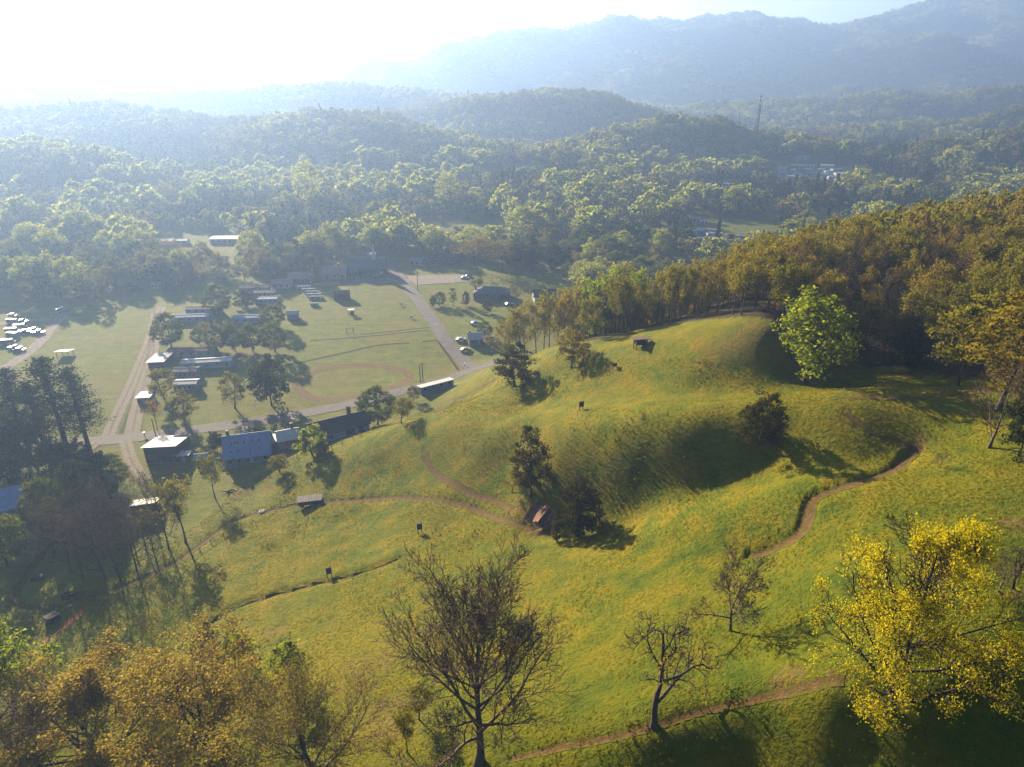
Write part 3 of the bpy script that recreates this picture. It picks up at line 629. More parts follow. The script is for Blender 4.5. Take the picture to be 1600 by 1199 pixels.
NAMES = dict(gold='leafy_tree', fresh='leafy_tree', pale='leafy_tree', green='leafy_tree', olive='leafy_tree', mixed='leafy_tree', bud='budding_tree', budolive='budding_tree', bare='bare_tree', pine='pine_tree', poplar='poplar_tree', cedar='cedar_tree', dark='thicket_tree', shrub='shrub')
CATS = dict(shrub='shrub', pine='pine', cedar='cedar')
_rt = random.Random(5)
def add_tree(kind, pos, h, w, label, group=None, var=None, yaw=None):
    P = PROTO[kind]; tr, cr, H, W = P[(var if var is not None else _rt.randrange(len(P))) % len(P)]
    e = empty(NAMES[kind], pos, yaw if yaw is not None else _rt.uniform(0, 6.28)); sz = h / H; sx = w / W; e.scale = (sx, sx, sz)
    link(bpy.data.objects.new('trunk', tr), e); link(bpy.data.objects.new('crown', cr), e)
    tag(e, label, CATS.get(kind, 'tree'), group); return e
def px_tree(kind, px, base, top, wpx, label, group=None, var=None):
    p = cast(px, base); zt = at_y(px, top, p.y)[2]; _, _, fw = to_px(p.x, p.y, p.z); w = wpx * fw / FPX
    return add_tree(kind, p - Vector((0, 0, .1)), max(zt - p.z, 1.0), float(w), label, group, var)
# ---------------------------------------------------------------- trees placed one by one
HAND = [
 # kind, px, base, top, width px, label
 ('fresh',1258,600,455,112,'tall bright green leafy tree standing alone on the upper pasture'),
 ('gold',893,575,514,54,'small golden green tree on one thin trunk with a long shadow'),
 ('cedar',805,603,538,60,'dark bushy tree on the shoulder of the hill beside the small golden tree'),
 ('cedar',1188,692,614,66,'dark upright cedar on the shaded slope casting a long shadow'),
 ('cedar',830,775,668,58,'tall dark cedar in the gully behind the collapsed shed'),
 ('cedar',903,838,748,66,'round dark cedar beside the collapsed shed in the gully'),
 ('cedar',871,846,814,24,'small dark cedar at the front of the collapsed shed'),
 ('budolive',800,770,735,40,'low brownish bush left of the gully cedar'),
 ('olive',1495,604,462,95,'tall olive green tree at the woods edge left of the golden trees'),
 ('gold',1560,640,455,130,'broad golden olive tree on the right edge of the pasture'),
 ('bare',1545,700,560,110,'thin twiggy tree in front of the golden trees at the right edge'),
 ('dark',1592,712,600,66,'black green bush at the right edge of the pasture'),
 ('bare',1468,731,703,30,'tiny bare sapling alone beside the red end of the hillside track'),
 # bottom left and bottom edge
 ('shrub',380,1060,998,56,'lime green shrub between the tan trees, nearer the sunken track'),
 ('shrub',458,1082,1010,56,'pointed lime green shrub right of the tan trees'),
 ('cedar',332,1030,975,30,'dark narrow bush beside the sunken track'),
 ('budolive',655,1125,1062,56,'olive tangled bush left of the large bare oak'),('budolive',636,1176,1105,56,'olive brush below the tangled bush by the oak'),('bare',1560,925,868,90,'thin grey brush left of the dead tree at the right edge'),
 # valley, left
 ('pine',45,700,578,62,'tall dark pine second from the left in the roadside clump'),
 ('pine',14,690,592,52,'dark pine at the left edge of the roadside clump'),
 ('pine',108,712,560,72,'tallest dark pine of the roadside clump'),
 ('pine',140,704,576,60,'dark pine at the lane end of the roadside clump'),
 ('pine',76,716,598,54,'shorter dark pine in the middle of the roadside clump'),
 ('green',268,543,490,48,'large round tree beside the gravel lane above the mobile homes'),
 ('green',312,538,513,24,'small round dark tree between two pale budding trees'),
 ('budolive',318,530,502,28,'pale budding tree behind the small round dark tree'),
 ('green',340,548,507,36,'first round tree of the row above the long white mobile home'),
 ('green',367,548,505,34,'second round tree of the row above the long white mobile home'),
 ('green',395,549,505,34,'third round tree of the row above the long white mobile home'),
 ('green',430,550,505,40,'fourth round tree of the row, next to the field'),
 ('green',428,512,476,38,'round dark tree beside the blue roofed trailer'),
 ('green',343,492,445,44,'tall domed tree behind the blue roofed trailers'),
 ('dark',385,480,455,36,'dark square-topped tree behind the blue roofed trailers'),
 ('olive',260,632,576,40,'olive tree between the white shed roofs and the small trailers'),
 ('olive',290,664,612,46,'thinly leafed tree on the lawn above the road'),
 ('olive',367,638,585,42,'olive budding tree alone on the lawn below the mobile homes'),
 ('dark',424,634,556,56,'large dark round tree at the west end of the riding track'),
 ('bud',246,672,622,28,'slim sparse tree beside the gravel lane'),
 ('green',590,664,606,58,'large round green tree by the road below the riding track'),
 ('budolive',627,662,620,46,'brownish tree beside the large round roadside tree'),
 ('olive',646,628,604,22,'small olive tree at the end of the blue long building'),
 ('dark',340,706,674,24,'dark slender tree beside the blue metal roofed house'),
 ('dark',398,690,668,24,'round dark bush behind the blue metal roofed house'),
 ('shrub',489,712,668,42,'yellow green rounded tree between the tin roofed farmhouse and long dark roofed house'),
 ('cedar',505,716,690,19,'small dark cedar beside the yellow green rounded tree'),
 ('olive',437,738,712,34,'olive shrub below the tin roofed farmhouse'),
 ('bud',452,672,658,16,'small pale blossoming tree behind the tin roofed farmhouse'),
 ('budolive',336,778,712,46,'young many-stemmed tree right of the rusty shed'),
 ('budolive',290,848,745,76,'olive willow-like tree right of the rusty shed roof'),
 ('green',12,885,806,76,'round mid green tree below the white porch house at the left edge'),
 # middle of the valley
 ('green',687,478,456,20,'small round tree, widest of the four beside the straight road'),
 ('poplar',708,478,449,13,'narrow pale poplar among the small roadside trees'),
 ('cedar',676,480,462,10,'small dark tree closest to the straight road'),
 ('cedar',728,478,456,13,'narrow dark tree nearest the brick house among the small roadside trees'),
 ('cedar',762,489,468,16,'dark conical cedar on the brick house lawn'),
 ('green',757,528,502,24,'green tree beside the pinkish small house'),
 ('budolive',750,456,434,34,'brown budding tree in front of the brick house'),
 ('budolive',805,474,446,26,'budding tree between the brick house and the dark roofed house'),
 ('poplar',675,400,354,27,'bright yellow green poplar behind the church road'),
 ('pale',919,432,373,28,'bright green pointed tree in front of the brown woods'),
 ('pale',396,412,361,42,'pale yellow green tree right of the hazy white buildings'),
 ('pale',518,404,347,44,'tall pale yellow green tree behind the church'),
 ('pale',484,408,362,40,'pale tree left of the tall tree behind the church'),
 ('bud',745,422,366,60,'wide russet tree behind the gravel parking lot'),
 ('bud',785,424,372,52,'russet tree right of the wide russet tree'),
 ('pale',822,382,321,64,'large bright yellow green tree at the edge of the dark field'),
 ('pale',970,404,361,46,'bright yellow green tree above the brown woods'),
 ('pale',1032,402,357,42,'bright yellow green tree right of its twin above the brown woods'),
 ('pale',283,436,390,34,'pale green upright tree above the mobile homes'),
 ('olive',454,424,394,34,'rounded pale tree left of the church houses'),
 ('pale',1082,330,291,34,'bright tree near the distant trailer rows'),('pale',1114,325,290,22,'slim bright tree between two bright trees near the distant trailers'),('pale',1145,334,290,44,'broad bright tree right of two bright trees near the distant trailers'),
 ('pale',1235,385,338,40,'bright tree behind the brown woods crest'),('pale',1262,380,340,30,'bright tree right of its neighbour behind the brown woods crest'),
 ('pale',180,420,398,30,'pale topped tree in the hazy grove above the west field'),('pale',96,420,392,28,'pale topped tree on the west side of the hazy grove'),('pale',52,420,392,26,'small pale topped tree left in the hazy grove'),('fresh',14,450,402,44,'pale yellow tree at the left edge above the parked vehicles'),
 ('pale',135,385,328,70,'large pale crowned tree in the hazy grove'),('pale',96,385,336,50,'pale crowned tree left of the large one in the hazy grove'),
 ('pale',485,330,252,40,'tall pale plume-shaped tree in the hazy middle distance'),('pale',452,340,298,36,'pale tree left of the plume-shaped tree'),('pale',700,330,272,36,'pale tree at the edge of the hazy wood above the dark field'),
]
for k, px, b, t, w, lab in HAND: px_tree(k, px, b, t, w, lab)
# bare thicket below the lane
BARE = [(240,812,728,58),(264,858,742,62),(214,892,778,72),(165,905,775,84),(112,895,772,84),(186,862,756,66),(146,852,758,64),(245,880,790,56),(208,846,770,54),(130,905,800,70),(190,912,810,60),(85,870,770,70),(228,860,800,50),(160,830,740,60)]
ORD = ['first', 'second', 'third', 'fourth', 'fifth', 'sixth', 'seventh', 'eighth', 'ninth', 'tenth', 'eleventh', 'twelfth', 'thirteenth', 'fourteenth']
for q, (px, b, t, w) in enumerate(sorted(BARE)): px_tree('bare', px, b, t, w, '%s bare tree from the left in the dark thicket below the rusty shed' % ORD[q], 'bare trees in the thicket', q)
for q, (px, b, t, w) in enumerate(sorted([(22,755,655,66),(100,765,690,62),(150,770,700,56),(60,740,650,60),(128,790,720,60),(85,830,750,70),(180,765,712,46),(10,715,640,50),(120,745,690,50),(165,800,735,44)])):
    px_tree('dark' if q % 3 else 'green', px, b, t, w, '%s green tree from the left in the shaded grove beside the white porch house' % ORD[q], 'shaded grove trees', q)
# ---------------------------------------------------------------- hero trees with their own branching
def hero(name, seed, px, base, top, wpx, levels, bark, tr_r, label, cat='tree', leaf=None, nleaf=0, lsize=.2, spread=.25, lean=(0, 0), prof=None, Hgen=14.0, below=None, filt=None, rmin=.014):
    me, tips = bare_mesh(seed, Hgen, levels, bark, tr_r, prof, lean, rmin=rmin)
    p = cast(px, base) if below is None else below
    zt = at_y(px, top, p.y)[2]; h = zt - p.z; _, _, fw = to_px(p.x, p.y, p.z + h * .6); w = wpx * fw / FPX
    H = np.percentile(tips[:, 2], 99.7); W = 2 * np.percentile(np.abs(tips[:, 0] - 0), 97)
    e = empty(name, p - Vector((0, 0, .1))); e.scale = (w / W, w / W, h / H); link(bpy.data.objects.new('trunk', me), e)
    if leaf:
        rs = np.random.RandomState(seed); T = tips if filt is None else tips[filt(tips)]
        k = rs.randint(0, len(T), nleaf); C = T[k] + rs.randn(nleaf, 3) * spread
        link(bpy.data.objects.new('crown', leaf_mesh('crown', C, lsize, leaf, rs, .1)), e)
    tag(e, label, cat); return e
def gaps(sc, thr, seed=0):
    return lambda t: (vnoise(t[:, 0] / sc + 31 + seed, t[:, 2] / sc + 7) + vnoise(t[:, 1] / sc + 3, t[:, 2] / sc + 50 + seed)) > thr
hero('bare_tree', 3, 748, 1192, 866, 262, OAK, 'bark_warm', .30, 'large bare oak with dense fanning twigs at the bottom centre', prof=lambda u: 1.05 - .45 * u, Hgen=16, rmin=.022, leaf='leaf_twig', nleaf=5000, lsize=.10, spread=.12)
hero('bare_tree', 8, 1022, 1136, 940, 175, GNARL, 'bark_grey', .26, 'old gnarled half-dead tree with twisted limbs and rusty lower leaves', leaf='leaf_bud', nleaf=900, lsize=.16, spread=.3, Hgen=9, filt=lambda t: t[:, 2] < 5.5, rmin=.022)
hero('bare_tree', 12, 1140, 986, 860, 132, SPREAD, 'bark_warm', .13, 'small bare tree with a forked trunk standing on the near pasture', Hgen=7, rmin=.02, leaf='leaf_twig', nleaf=900, lsize=.1, spread=.12)
OAK2 = [dict(OAK[0], n=19), dict(OAK[1], n=8), dict(OAK[2], n=6), dict(OAK[3], n=3), OAK[4]]
YEL = [dict(SPREAD[0], n=22, frac=.85, lr=.6, start=.08, up=.03, ang=1.1, gnarl=.035)] + SPREAD[1:]
hero('budding_tree', 21, 1392, 1108, 816, 300, YEL, 'bark_dark', .20, 'wide spreading tree covered in bright yellow young leaves', leaf='leaf_yellow', nleaf=30000, lsize=.135, spread=.20, Hgen=12, prof=lambda u: 1.35 - 1.0 * u, filt=gaps(1.3, -.08), rmin=.02)
hero('budding_tree', 33, 180, 1226, 1046, 300, OAK2, 'bark_warm', .26, 'tan budding tree, biggest of the row along the bottom edge', leaf='leaf_tan', nleaf=34000, lsize=.17, spread=.2, Hgen=13, filt=gaps(1.6, -.12))
hero('budding_tree', 37, 340, 1236, 1058, 280, OAK2, 'bark_dark', .26, 'tan budding tree with dark limbs in the middle of the bottom row', leaf='leaf_tan', nleaf=26000, lsize=.16, spread=.2, Hgen=13, filt=gaps(1.6, -.1, 9))
hero('budding_tree', 41, 500, 1244, 1080, 220, OAK2, 'bark_warm', .22, 'nearly bare brown budding tree at the right end of the bottom row', leaf='leaf_bud', nleaf=11000, lsize=.13, spread=.2, Hgen=13)
hero('leafy_tree', 45, 26, 1190, 965, 230, OAK2, 'bark_dark', .30, 'green leafing tree with a dark trunk in the bottom left corner', leaf='leaf_fresh', nleaf=17000, lsize=.26, spread=.28, Hgen=13, filt=gaps(1.5, -.12, 4))
hero('bare_tree', 51, 1583, 920, 842, 60, GNARL, 'bark_dark', .2, 'short dark dead tree at the right edge of the near pasture', Hgen=6)
# end of the ridge woods where they run down to the valley
for q, (px, y, top, w, kind) in enumerate([(792,196,498,40,'bud'),(815,192,482,44,'budolive'),(838,188,470,46,'bud'),(858,184,462,44,'budolive'),(880,181,452,48,'bud'),(902,177,446,46,'budolive'),(922,176,436,46,'fresh'),(945,173,424,52,'fresh'),(966,170,428,50,'budolive'),(988,168,420,50,'fresh'),(850,205,455,44,'budolive'),(895,200,438,46,'bud'),(930,198,428,46,'budolive'),(960,196,418,50,'fresh'),(985,192,412,50,'budolive'),(820,208,470,40,'bud'),(870,215,448,44,'budolive'),(910,218,436,44,'fresh')]):
    z = 25.0
    for _ in range(6): x = (px - 800) / FPX * (y * CP + (CAM_Z - z) * SP); z = float(gh(x, y))
    zt = at_y(px, top, y)[2]; fw = y * CP + (CAM_Z - z) * SP
    lab = {'fresh': 'bright green leafing tree at the valley end of the ridge woods', 'budolive': 'olive budding tree at the valley end of the ridge woods', 'bud': 'russet budding tree at the valley end of the ridge woods'}[kind]
    add_tree(kind, (x, y, z - .2), max(6, zt - z), w * fw / FPX, lab, 'trees at the valley end of the ridge woods')
# ---------------------------------------------------------------- woods on the ridge and trees over the valley
rsw = np.random.RandomState(77)
def jitter_grid(x0, x1, y0, y1, s):
    gx, gy = np.meshgrid(np.arange(x0, x1, s), np.arange(y0, y1, s)); gx = gx + rsw.uniform(-.42, .42, gx.shape) * s; gy = gy + rsw.uniform(-.42, .42, gy.shape) * s
    return gx.ravel(), gy.ravel()
FOREST_PTS = {k: [] for k in ('bud', 'budolive', 'fresh', 'pale', 'green', 'mixed', 'olive', 'pine', 'dark')}
gx, gy = jitter_grid(-10, 330, 95, 380, 4.6)
m = woods_mask(gx, gy); gx, gy = gx[m], gy[m]; gz = gh(gx, gy); px, py, fw = to_px(gx, gy, gz)
m = (px < 1720) & (px > 760) & (gz > 3); gx, gy, gz, px, py, fw = [a[m] for a in (gx, gy, gz, px, py, fw)]
# the first row shows most, then the crowns that rise over it
ey = np.interp(gx, _we[:, 0], _we[:, 1]); depth = gy - ey; order = np.argsort(depth + np.where(px > 1620, 100, 0))
for n_, i in enumerate(order):
    v = vnoise(np.array([gx[i] / 22]), np.array([gy[i] / 22]))[0] + rsw.randn() * .16
    left = px[i] < 960
    kind = 'fresh' if (left and rsw.rand() < .22) or rsw.rand() < .012 else 'budolive' if v > -.08 else 'bud' if v > -.32 else 'bare'
    if depth[i] < 4 and rsw.rand() < .25 and px[i] > 1150: kind = 'dark'
    h = rsw.uniform(10.5, 15) * (.78 if left else 1.0); w = h * rsw.uniform(.42, .6)
    if kind == 'dark': h *= .55
    if n_ < 250:
        lab = {'fresh': 'bright green leafing tree among the brown woods', 'budolive': 'olive budding tree in the woods along the upper pasture', 'bud': 'russet budding tree in the woods along the upper pasture', 'bare': 'bare twiggy tree in the woods along the upper pasture', 'dark': 'dark evergreen bush under the woods edge'}[kind]
        zone = 'left of the bright green tree' if px[i] < 1200 else 'behind the bright green tree' if px[i] < 1330 else 'above the shaded hollow' if px[i] < 1470 else 'behind the golden trees'
        lab = lab.replace('in the woods along the upper pasture', ('in the front row of the woods ' if depth[i] < 5 else 'deeper in the woods ') + zone).replace('among the brown woods', 'among the brown woods ' + zone)
        add_tree(kind, (gx[i], gy[i], gz[i] - .2), h, w, lab, 'trees of the ridge woods')
    else:
        FOREST_PTS['bud' if kind == 'bare' else kind].append((gx[i], gy[i], gz[i] - .2, h, w))
CLEAR = [ # open ground in the photo
 [(-100,470),(110,476),(240,470),(250,690),(-100,720)], [(110,470),(470,440),(560,404),(640,400),(720,408),(900,440),(900,475),(830,510),(760,580),(700,640),(440,760),(200,760),(180,690)],
 [(236,364),(392,360),(392,412),(300,414),(236,392)], [(640,344),(800,344),(812,386),(770,392),(650,388)], [(1055,330),(1165,345),(1330,340),(1330,352),(1215,362),(1165,398),(1080,392)], [(1195,245),(1340,255),(1340,296),(1190,296)],
 [(1060,285),(1140,285),(1140,296),(1060,296)], [(560,268),(830,262),(830,282),(560,288)], [(1195,338),(1320,338),(1320,358),(1195,358)],
]
def scatter(y0, y1, s, xk=1.15):
    gx, gy = jitter_grid(-y1 * xk, y1 * xk, y0, y1, s); gz = gh(gx, gy); px, py, fw = to_px(gx, gy, gz)
    m = (px > -420) & (px < 2020) & ~woods_mask(gx, gy)
    for c in CLEAR: m &= ~in_poly(px, py, c)
    return [a[m] for a in (gx, gy, gz, px, py, fw)]
def pick(x, y, z, py):
    v = vnoise(np.array([x / 45]), np.array([y / 45]))[0] + rsw.randn() * .14
    if z > 14: return 'pine' if rsw.rand() < .025 else ('pale' if v > .16 else 'mixed' if v > .0 else 'green' if v > -.14 else 'bud' if v > -.24 else 'olive')
    return 'pale' if v > .15 else 'olive' if v > .12 else 'mixed' if v > .0 else 'bud' if v > -.06 else 'green' if v > -.22 else 'pine' if v < -.42 else 'dark'
gx, gy, gz, px, py, fw = scatter(215, 720, 8.4)
m = py < 470; gx, gy, gz, px, py, fw = [a[m] for a in (gx, gy, gz, px, py, fw)]
keep = rsw.rand(len(gx)) < np.where(px > 960, .62, .72); gx, gy, gz, px, py, fw = [a[keep] for a in (gx, gy, gz, px, py, fw)]
n_ind = 0
for i in np.argsort(fw):
    kind = pick(gx[i], gy[i], gz[i], py[i]); h = rsw.uniform(6.5, 16.5) * (1.25 if kind in ('pale', 'pine') else .95); w = h * rsw.uniform(.7, 1.0) * (.6 if kind == 'pine' else 1)
    vis = 0 < px[i] < 1600 and not (px[i] > 1050 and py[i] > 395)
    if n_ind < 200 and vis:
        side = 'above the parked vehicles' if px[i] < 120 else 'above the west field' if px[i] < 260 else 'behind the mobile homes' if px[i] < 440 else 'behind the church' if px[i] < 640 else 'beyond the gravel parking lot' if px[i] < 820 else 'beyond the white gabled house' if px[i] < 1000 else 'beyond the ridge woods'
        side += ', nearer row' if fw[i] < 400 else ', farther row'
        kd = {'pale': 'pale fresh green tree', 'olive': 'olive toned tree', 'mixed': 'dull green tree', 'green': 'mid green tree', 'pine': 'dark pine', 'dark': 'dark green tree', 'bud': 'brown budding tree'}.get(kind, 'tree')
        add_tree(kind, (gx[i], gy[i], gz[i] - .2), h, w, '%s in the hazy grove %s' % (kd, side), 'valley grove trees'); n_ind += 1
    else: FOREST_PTS[kind if kind in FOREST_PTS else 'mixed'].append((gx[i], gy[i], gz[i] - .2, h, w))
for (y0, y1, s, hs) in ((720, 1250, 9.0, 1.0), (1250, 1750, 11.5, 1.15), (1750, 2800, 16, 1.1)):
    gx, gy, gz, px, py, fw = scatter(y0, y1, s)
    for i in range(len(gx)):
        kind = pick(gx[i], gy[i], gz[i], py[i]); h = rsw.uniform(6.5, 15) * hs * (1.35 if kind == 'pine' else 1); w = h * rsw.uniform(.75, 1.05) * (.55 if kind == 'pine' else 1)
        if y0 > 1700: h *= .8; w *= 1.35
        FOREST_PTS[kind].append((gx[i], gy[i], gz[i] - .3, h, w))
# low-detail tree bodies for the far mass
def lod(kind, seed, leafmat, style):
    rs = np.random.RandomState(seed)
    if style == 'pine': C = crown_points(rs, 1, .23, .55, .45, 26, 9, .06, 'cone'); sz = .11
    elif style == 'thin': C = crown_points(rs, 1, .33, .64, .36, 30, 16, .085, 'egg'); sz = .06
    else: C = crown_points(rs, 1, .40, .58, .41, 34, 12, .11, 'egg', .75); sz = .115
    lv = leaf_mesh('crown', C, sz, leafmat, rs, .1, .8)
    V = np.empty(len(lv.vertices) * 3); lv.vertices.foreach_get('co', V); V = V.reshape(-1, 3).tolist(); nv = len(V); F = [tuple(p.vertices) for p in lv.polygons]; nl = len(F)
    r = .016
    for k in range(4): a = k * math.pi / 2; V.append((r * math.cos(a), r * math.sin(a), 0)); V.append((r * .4 * math.cos(a), r * .4 * math.sin(a), .7))
    for k in range(4): k2 = (k + 1) % 4; F.append((nv + 2*k, nv + 2*k2, nv + 2*k2 + 1, nv + 2*k + 1))
    if style == 'thin':
        for b in range(9):
            a = rs.rand() * 6.28; z0 = rs.uniform(.3, .6); L = rs.uniform(.15, .3); n0 = len(V); tip = (math.cos(a) * L, math.sin(a) * L, z0 + rs.uniform(.2, .4))
            V += [(.006, 0, z0), (-.006, 0, z0 + .02), (tip[0], tip[1], tip[2]), (tip[0] + .004, tip[1], tip[2])]; F.append((n0, n0 + 1, n0 + 3, n0 + 2))
    me = bpy.data.meshes.new('far_' + kind); me.from_pydata(V, [], F); me.materials.append(M[leafmat]); me.materials.append(M['bark_grey'])
    mi = np.zeros(len(F), int); mi[nl:] = 1; me.polygons.foreach_set('material_index', mi); bpy.data.meshes.remove(lv); return me
LODM = {'bud': ('leaf_bud', 'thin'), 'budolive': ('leaf_olive', 'thin'), 'fresh': ('leaf_fresh', 'full'), 'pale': ('leaf_pale', 'full'), 'green': ('leaf_green', 'full'), 'mixed': ('leaf_mixed', 'full'), 'olive': ('leaf_olive', 'full'), 'pine': ('leaf_needle', 'pine'), 'dark': ('leaf_dark', 'full')}
def instancer(name, coll_objs, P, scale, rotz, label, parent=None, idx=None, tilt=None):
    """one stuff object: points carrying scale / rotation / body index, instanced with geometry nodes"""
    me = bpy.data.meshes.new(name); me.vertices.add(len(P)); me.vertices.foreach_set('co', np.asarray(P, np.float32).ravel())
    a = me.attributes.new('sc', 'FLOAT_VECTOR', 'POINT'); a.data.foreach_set('vector', np.asarray(scale, np.float32).ravel())
    r3 = np.zeros((len(P), 3), np.float32) if tilt is None else np.asarray(tilt, np.float32); r3[:, 2] = rotz
    a = me.attributes.new('ro', 'FLOAT_VECTOR', 'POINT'); a.data.foreach_set('vector', r3.ravel())
    a = me.attributes.new('ix', 'INT', 'POINT'); a.data.foreach_set('value', np.asarray(idx, np.int32))
    o = link(bpy.data.objects.new(name, me), parent); o['kind'] = 'stuff'; o['label'] = label
    coll = bpy.data.collections.new(name + '_bodies')
    for c in coll_objs: coll.objects.link(c)
    ng = bpy.data.node_groups.new(name, 'GeometryNodeTree'); ng.interface.new_socket('Geometry', in_out='INPUT', socket_type='NodeSocketGeometry'); ng.interface.new_socket('Geometry', in_out='OUTPUT', socket_type='NodeSocketGeometry')
    N = ng.nodes; gi = N.new('NodeGroupInput'); go = N.new('NodeGroupOutput'); ci = N.new('GeometryNodeCollectionInfo'); ci.inputs['Collection'].default_value = coll; ci.inputs['Separate Children'].default_value = True; ci.inputs['Reset Children'].default_value = True
    mp = N.new('GeometryNodeMeshToPoints'); ip = N.new('GeometryNodeInstanceOnPoints'); ip.inputs['Pick Instance'].default_value = True
    def na(nm, ty): q = N.new('GeometryNodeInputNamedAttribute'); q.data_type = ty; q.inputs[0].default_value = nm; return q.outputs[0]
    L = ng.links; L.new(gi.outputs[0], mp.inputs[0]); L.new(mp.outputs[0], ip.inputs['Points']); L.new(ci.outputs[0], ip.inputs['Instance']); L.new(na('ix', 'INT'), ip.inputs['Instance Index']); L.new(na('sc', 'FLOAT_VECTOR'), ip.inputs['Scale'])
    er = N.new('FunctionNodeEulerToRotation'); L.new(na('ro', 'FLOAT_VECTOR'), er.inputs[0]); L.new(er.outputs[0], ip.inputs['Rotation']); L.new(ip.outputs[0], go.inputs[0])
    md = o.modifiers.new('scatter', 'NODES'); md.node_group = ng; return o
def build_forest():
    keys = sorted(FOREST_PTS); bodies = []; P = []; S = []; I = []
    for ki, k in enumerate(keys):
        for v in range(2): bodies.append(bpy.data.objects.new('b%02d%d' % (ki, v), lod(k, ki * 7 + v, *LODM[k])))
        for x, y, z, h, w in FOREST_PTS[k]: P.append((x, y, z)); S.append((w / .78, w / .78, h)); I.append(ki * 2 + rsw.randint(2))
    print('FOREST', len(P)); S = np.array(S)
    return instancer('forest', bodies, P, S, rsw.uniform(0, 6.28, len(P)), 'mass of spring woodland over the far valley and hills', None, I)
forest = build_forest()
# ---------------------------------------------------------------- buildings
class Part:
    def __init__(s): s.V = []; s.F = []
    def quad(s, a, b, c, d): n = len(s.V); s.V += [a, b, c, d]; s.F.append((n, n+1, n+2, n+3)); return s
    def box(s, x0, x1, y0, y1, z0, z1):
        n = len(s.V); s.V += [(x, y, z) for z in (z0, z1) for x, y in ((x0, y0), (x1, y0), (x1, y1), (x0, y1))]
        s.F += [tuple(n + i for i in f) for f in ((0, 3, 2, 1), (4, 5, 6, 7), (0, 1, 5, 4), (1, 2, 6, 5), (2, 3, 7, 6), (3, 0, 4, 7))]; return s
    def prism(s, poly, thick):            # convex polygon of 3d points pushed down along z
        n = len(s.V); k = len(poly); s.V += [tuple(p) for p in poly] + [(p[0], p[1], p[2] - thick) for p in poly]
        s.F.append(tuple(n + i for i in range(k))); s.F.append(tuple(n + k + i for i in range(k))[::-1])
        s.F += [(n + (i+1) % k, n + i, n + k + i, n + k + (i+1) % k) for i in range(k)]; return s
    def cyl(s, c, r, z0, z1, ns=10, r1=None, axis='z'):
        n = len(s.V); r1 = r if r1 is None else r1
        for z, rad in ((z0, r), (z1, r1)):
            for k in range(ns):
                a = 2 * math.pi * k / ns; u, v = rad * math.cos(a), rad * math.sin(a)
                s.V.append((c[0] + u, c[1] + v, z) if axis == 'z' else (c[0] + u, z, c[1] + v) if axis == 'y' else (z, c[0] + u, c[1] + v))
        s.F += [(n + k, n + (k+1) % ns, n + ns + (k+1) % ns, n + ns + k) for k in range(ns)]; s.F.append(tuple(n + ns + k for k in range(ns))); s.F.append(tuple(n + k for k in range(ns))[::-1]); return s
    def bar(s, a, b, r=.05, ns=4):
        a = Vector(a); b = Vector(b); d = (b - a).normalized(); u = d.cross(Vector((.3, .2, 1))).normalized(); w = d.cross(u); n = len(s.V)
        for p in (a, b):
            for k in range(ns): t = 2 * math.pi * k / ns; s.V.append(tuple(p + u * r * math.cos(t) + w * r * math.sin(t)))
        s.F += [(n + k, n + (k+1) % ns, n + ns + (k+1) % ns, n + ns + k) for k in range(ns)]; s.F.append(tuple(n + ns + k for k in range(ns))); s.F.append(tuple(n + k for k in range(ns))[::-1]); return s
    def make(s, name, mat, parent=None): return mesh_obj(name, s.V, s.F, mat, parent)
def openings(root, W, D, spec, frame='trim_white', y0=None):
    for face, x, z, w, h, *kind in spec:
        kind = kind[0] if kind else 'window'; t = .07
        def mk(x0, x1, d0, d1, z0, z1):
            p = Part()
            if face == 'f': p.box(x0, x1, -D/2 - d1, -D/2 - d0, z0, z1)
            elif face == 'b': p.box(x0, x1, D/2 + d0, D/2 + d1, z0, z1)
            elif face == 'l': p.box(-W/2 - d1, -W/2 - d0, x0, x1, z0, z1)
            else: p.box(W/2 + d0, W/2 + d1, x0, x1, z0, z1)
            return p
        if kind == 'window':
            fr = mk(x - w/2 - .09, x + w/2 + .09, .0, .05, z - .09, z + h + .09).make('window', frame, root); mk(x - w/2, x + w/2, .05, .075, z, z + h).make('pane', 'glass_dark', fr)
        elif kind == 'door':
            dr = mk(x - w/2, x + w/2, .0, .06, z, z + h).make('door', frame, root); mk(x + w/2 - .18, x + w/2 - .1, .06, .1, z + h*.45, z + h*.5).make('handle', 'steel', dr)
        else: mk(x - w/2, x + w/2, .0, .06, z, z + h).make(kind, frame, root)
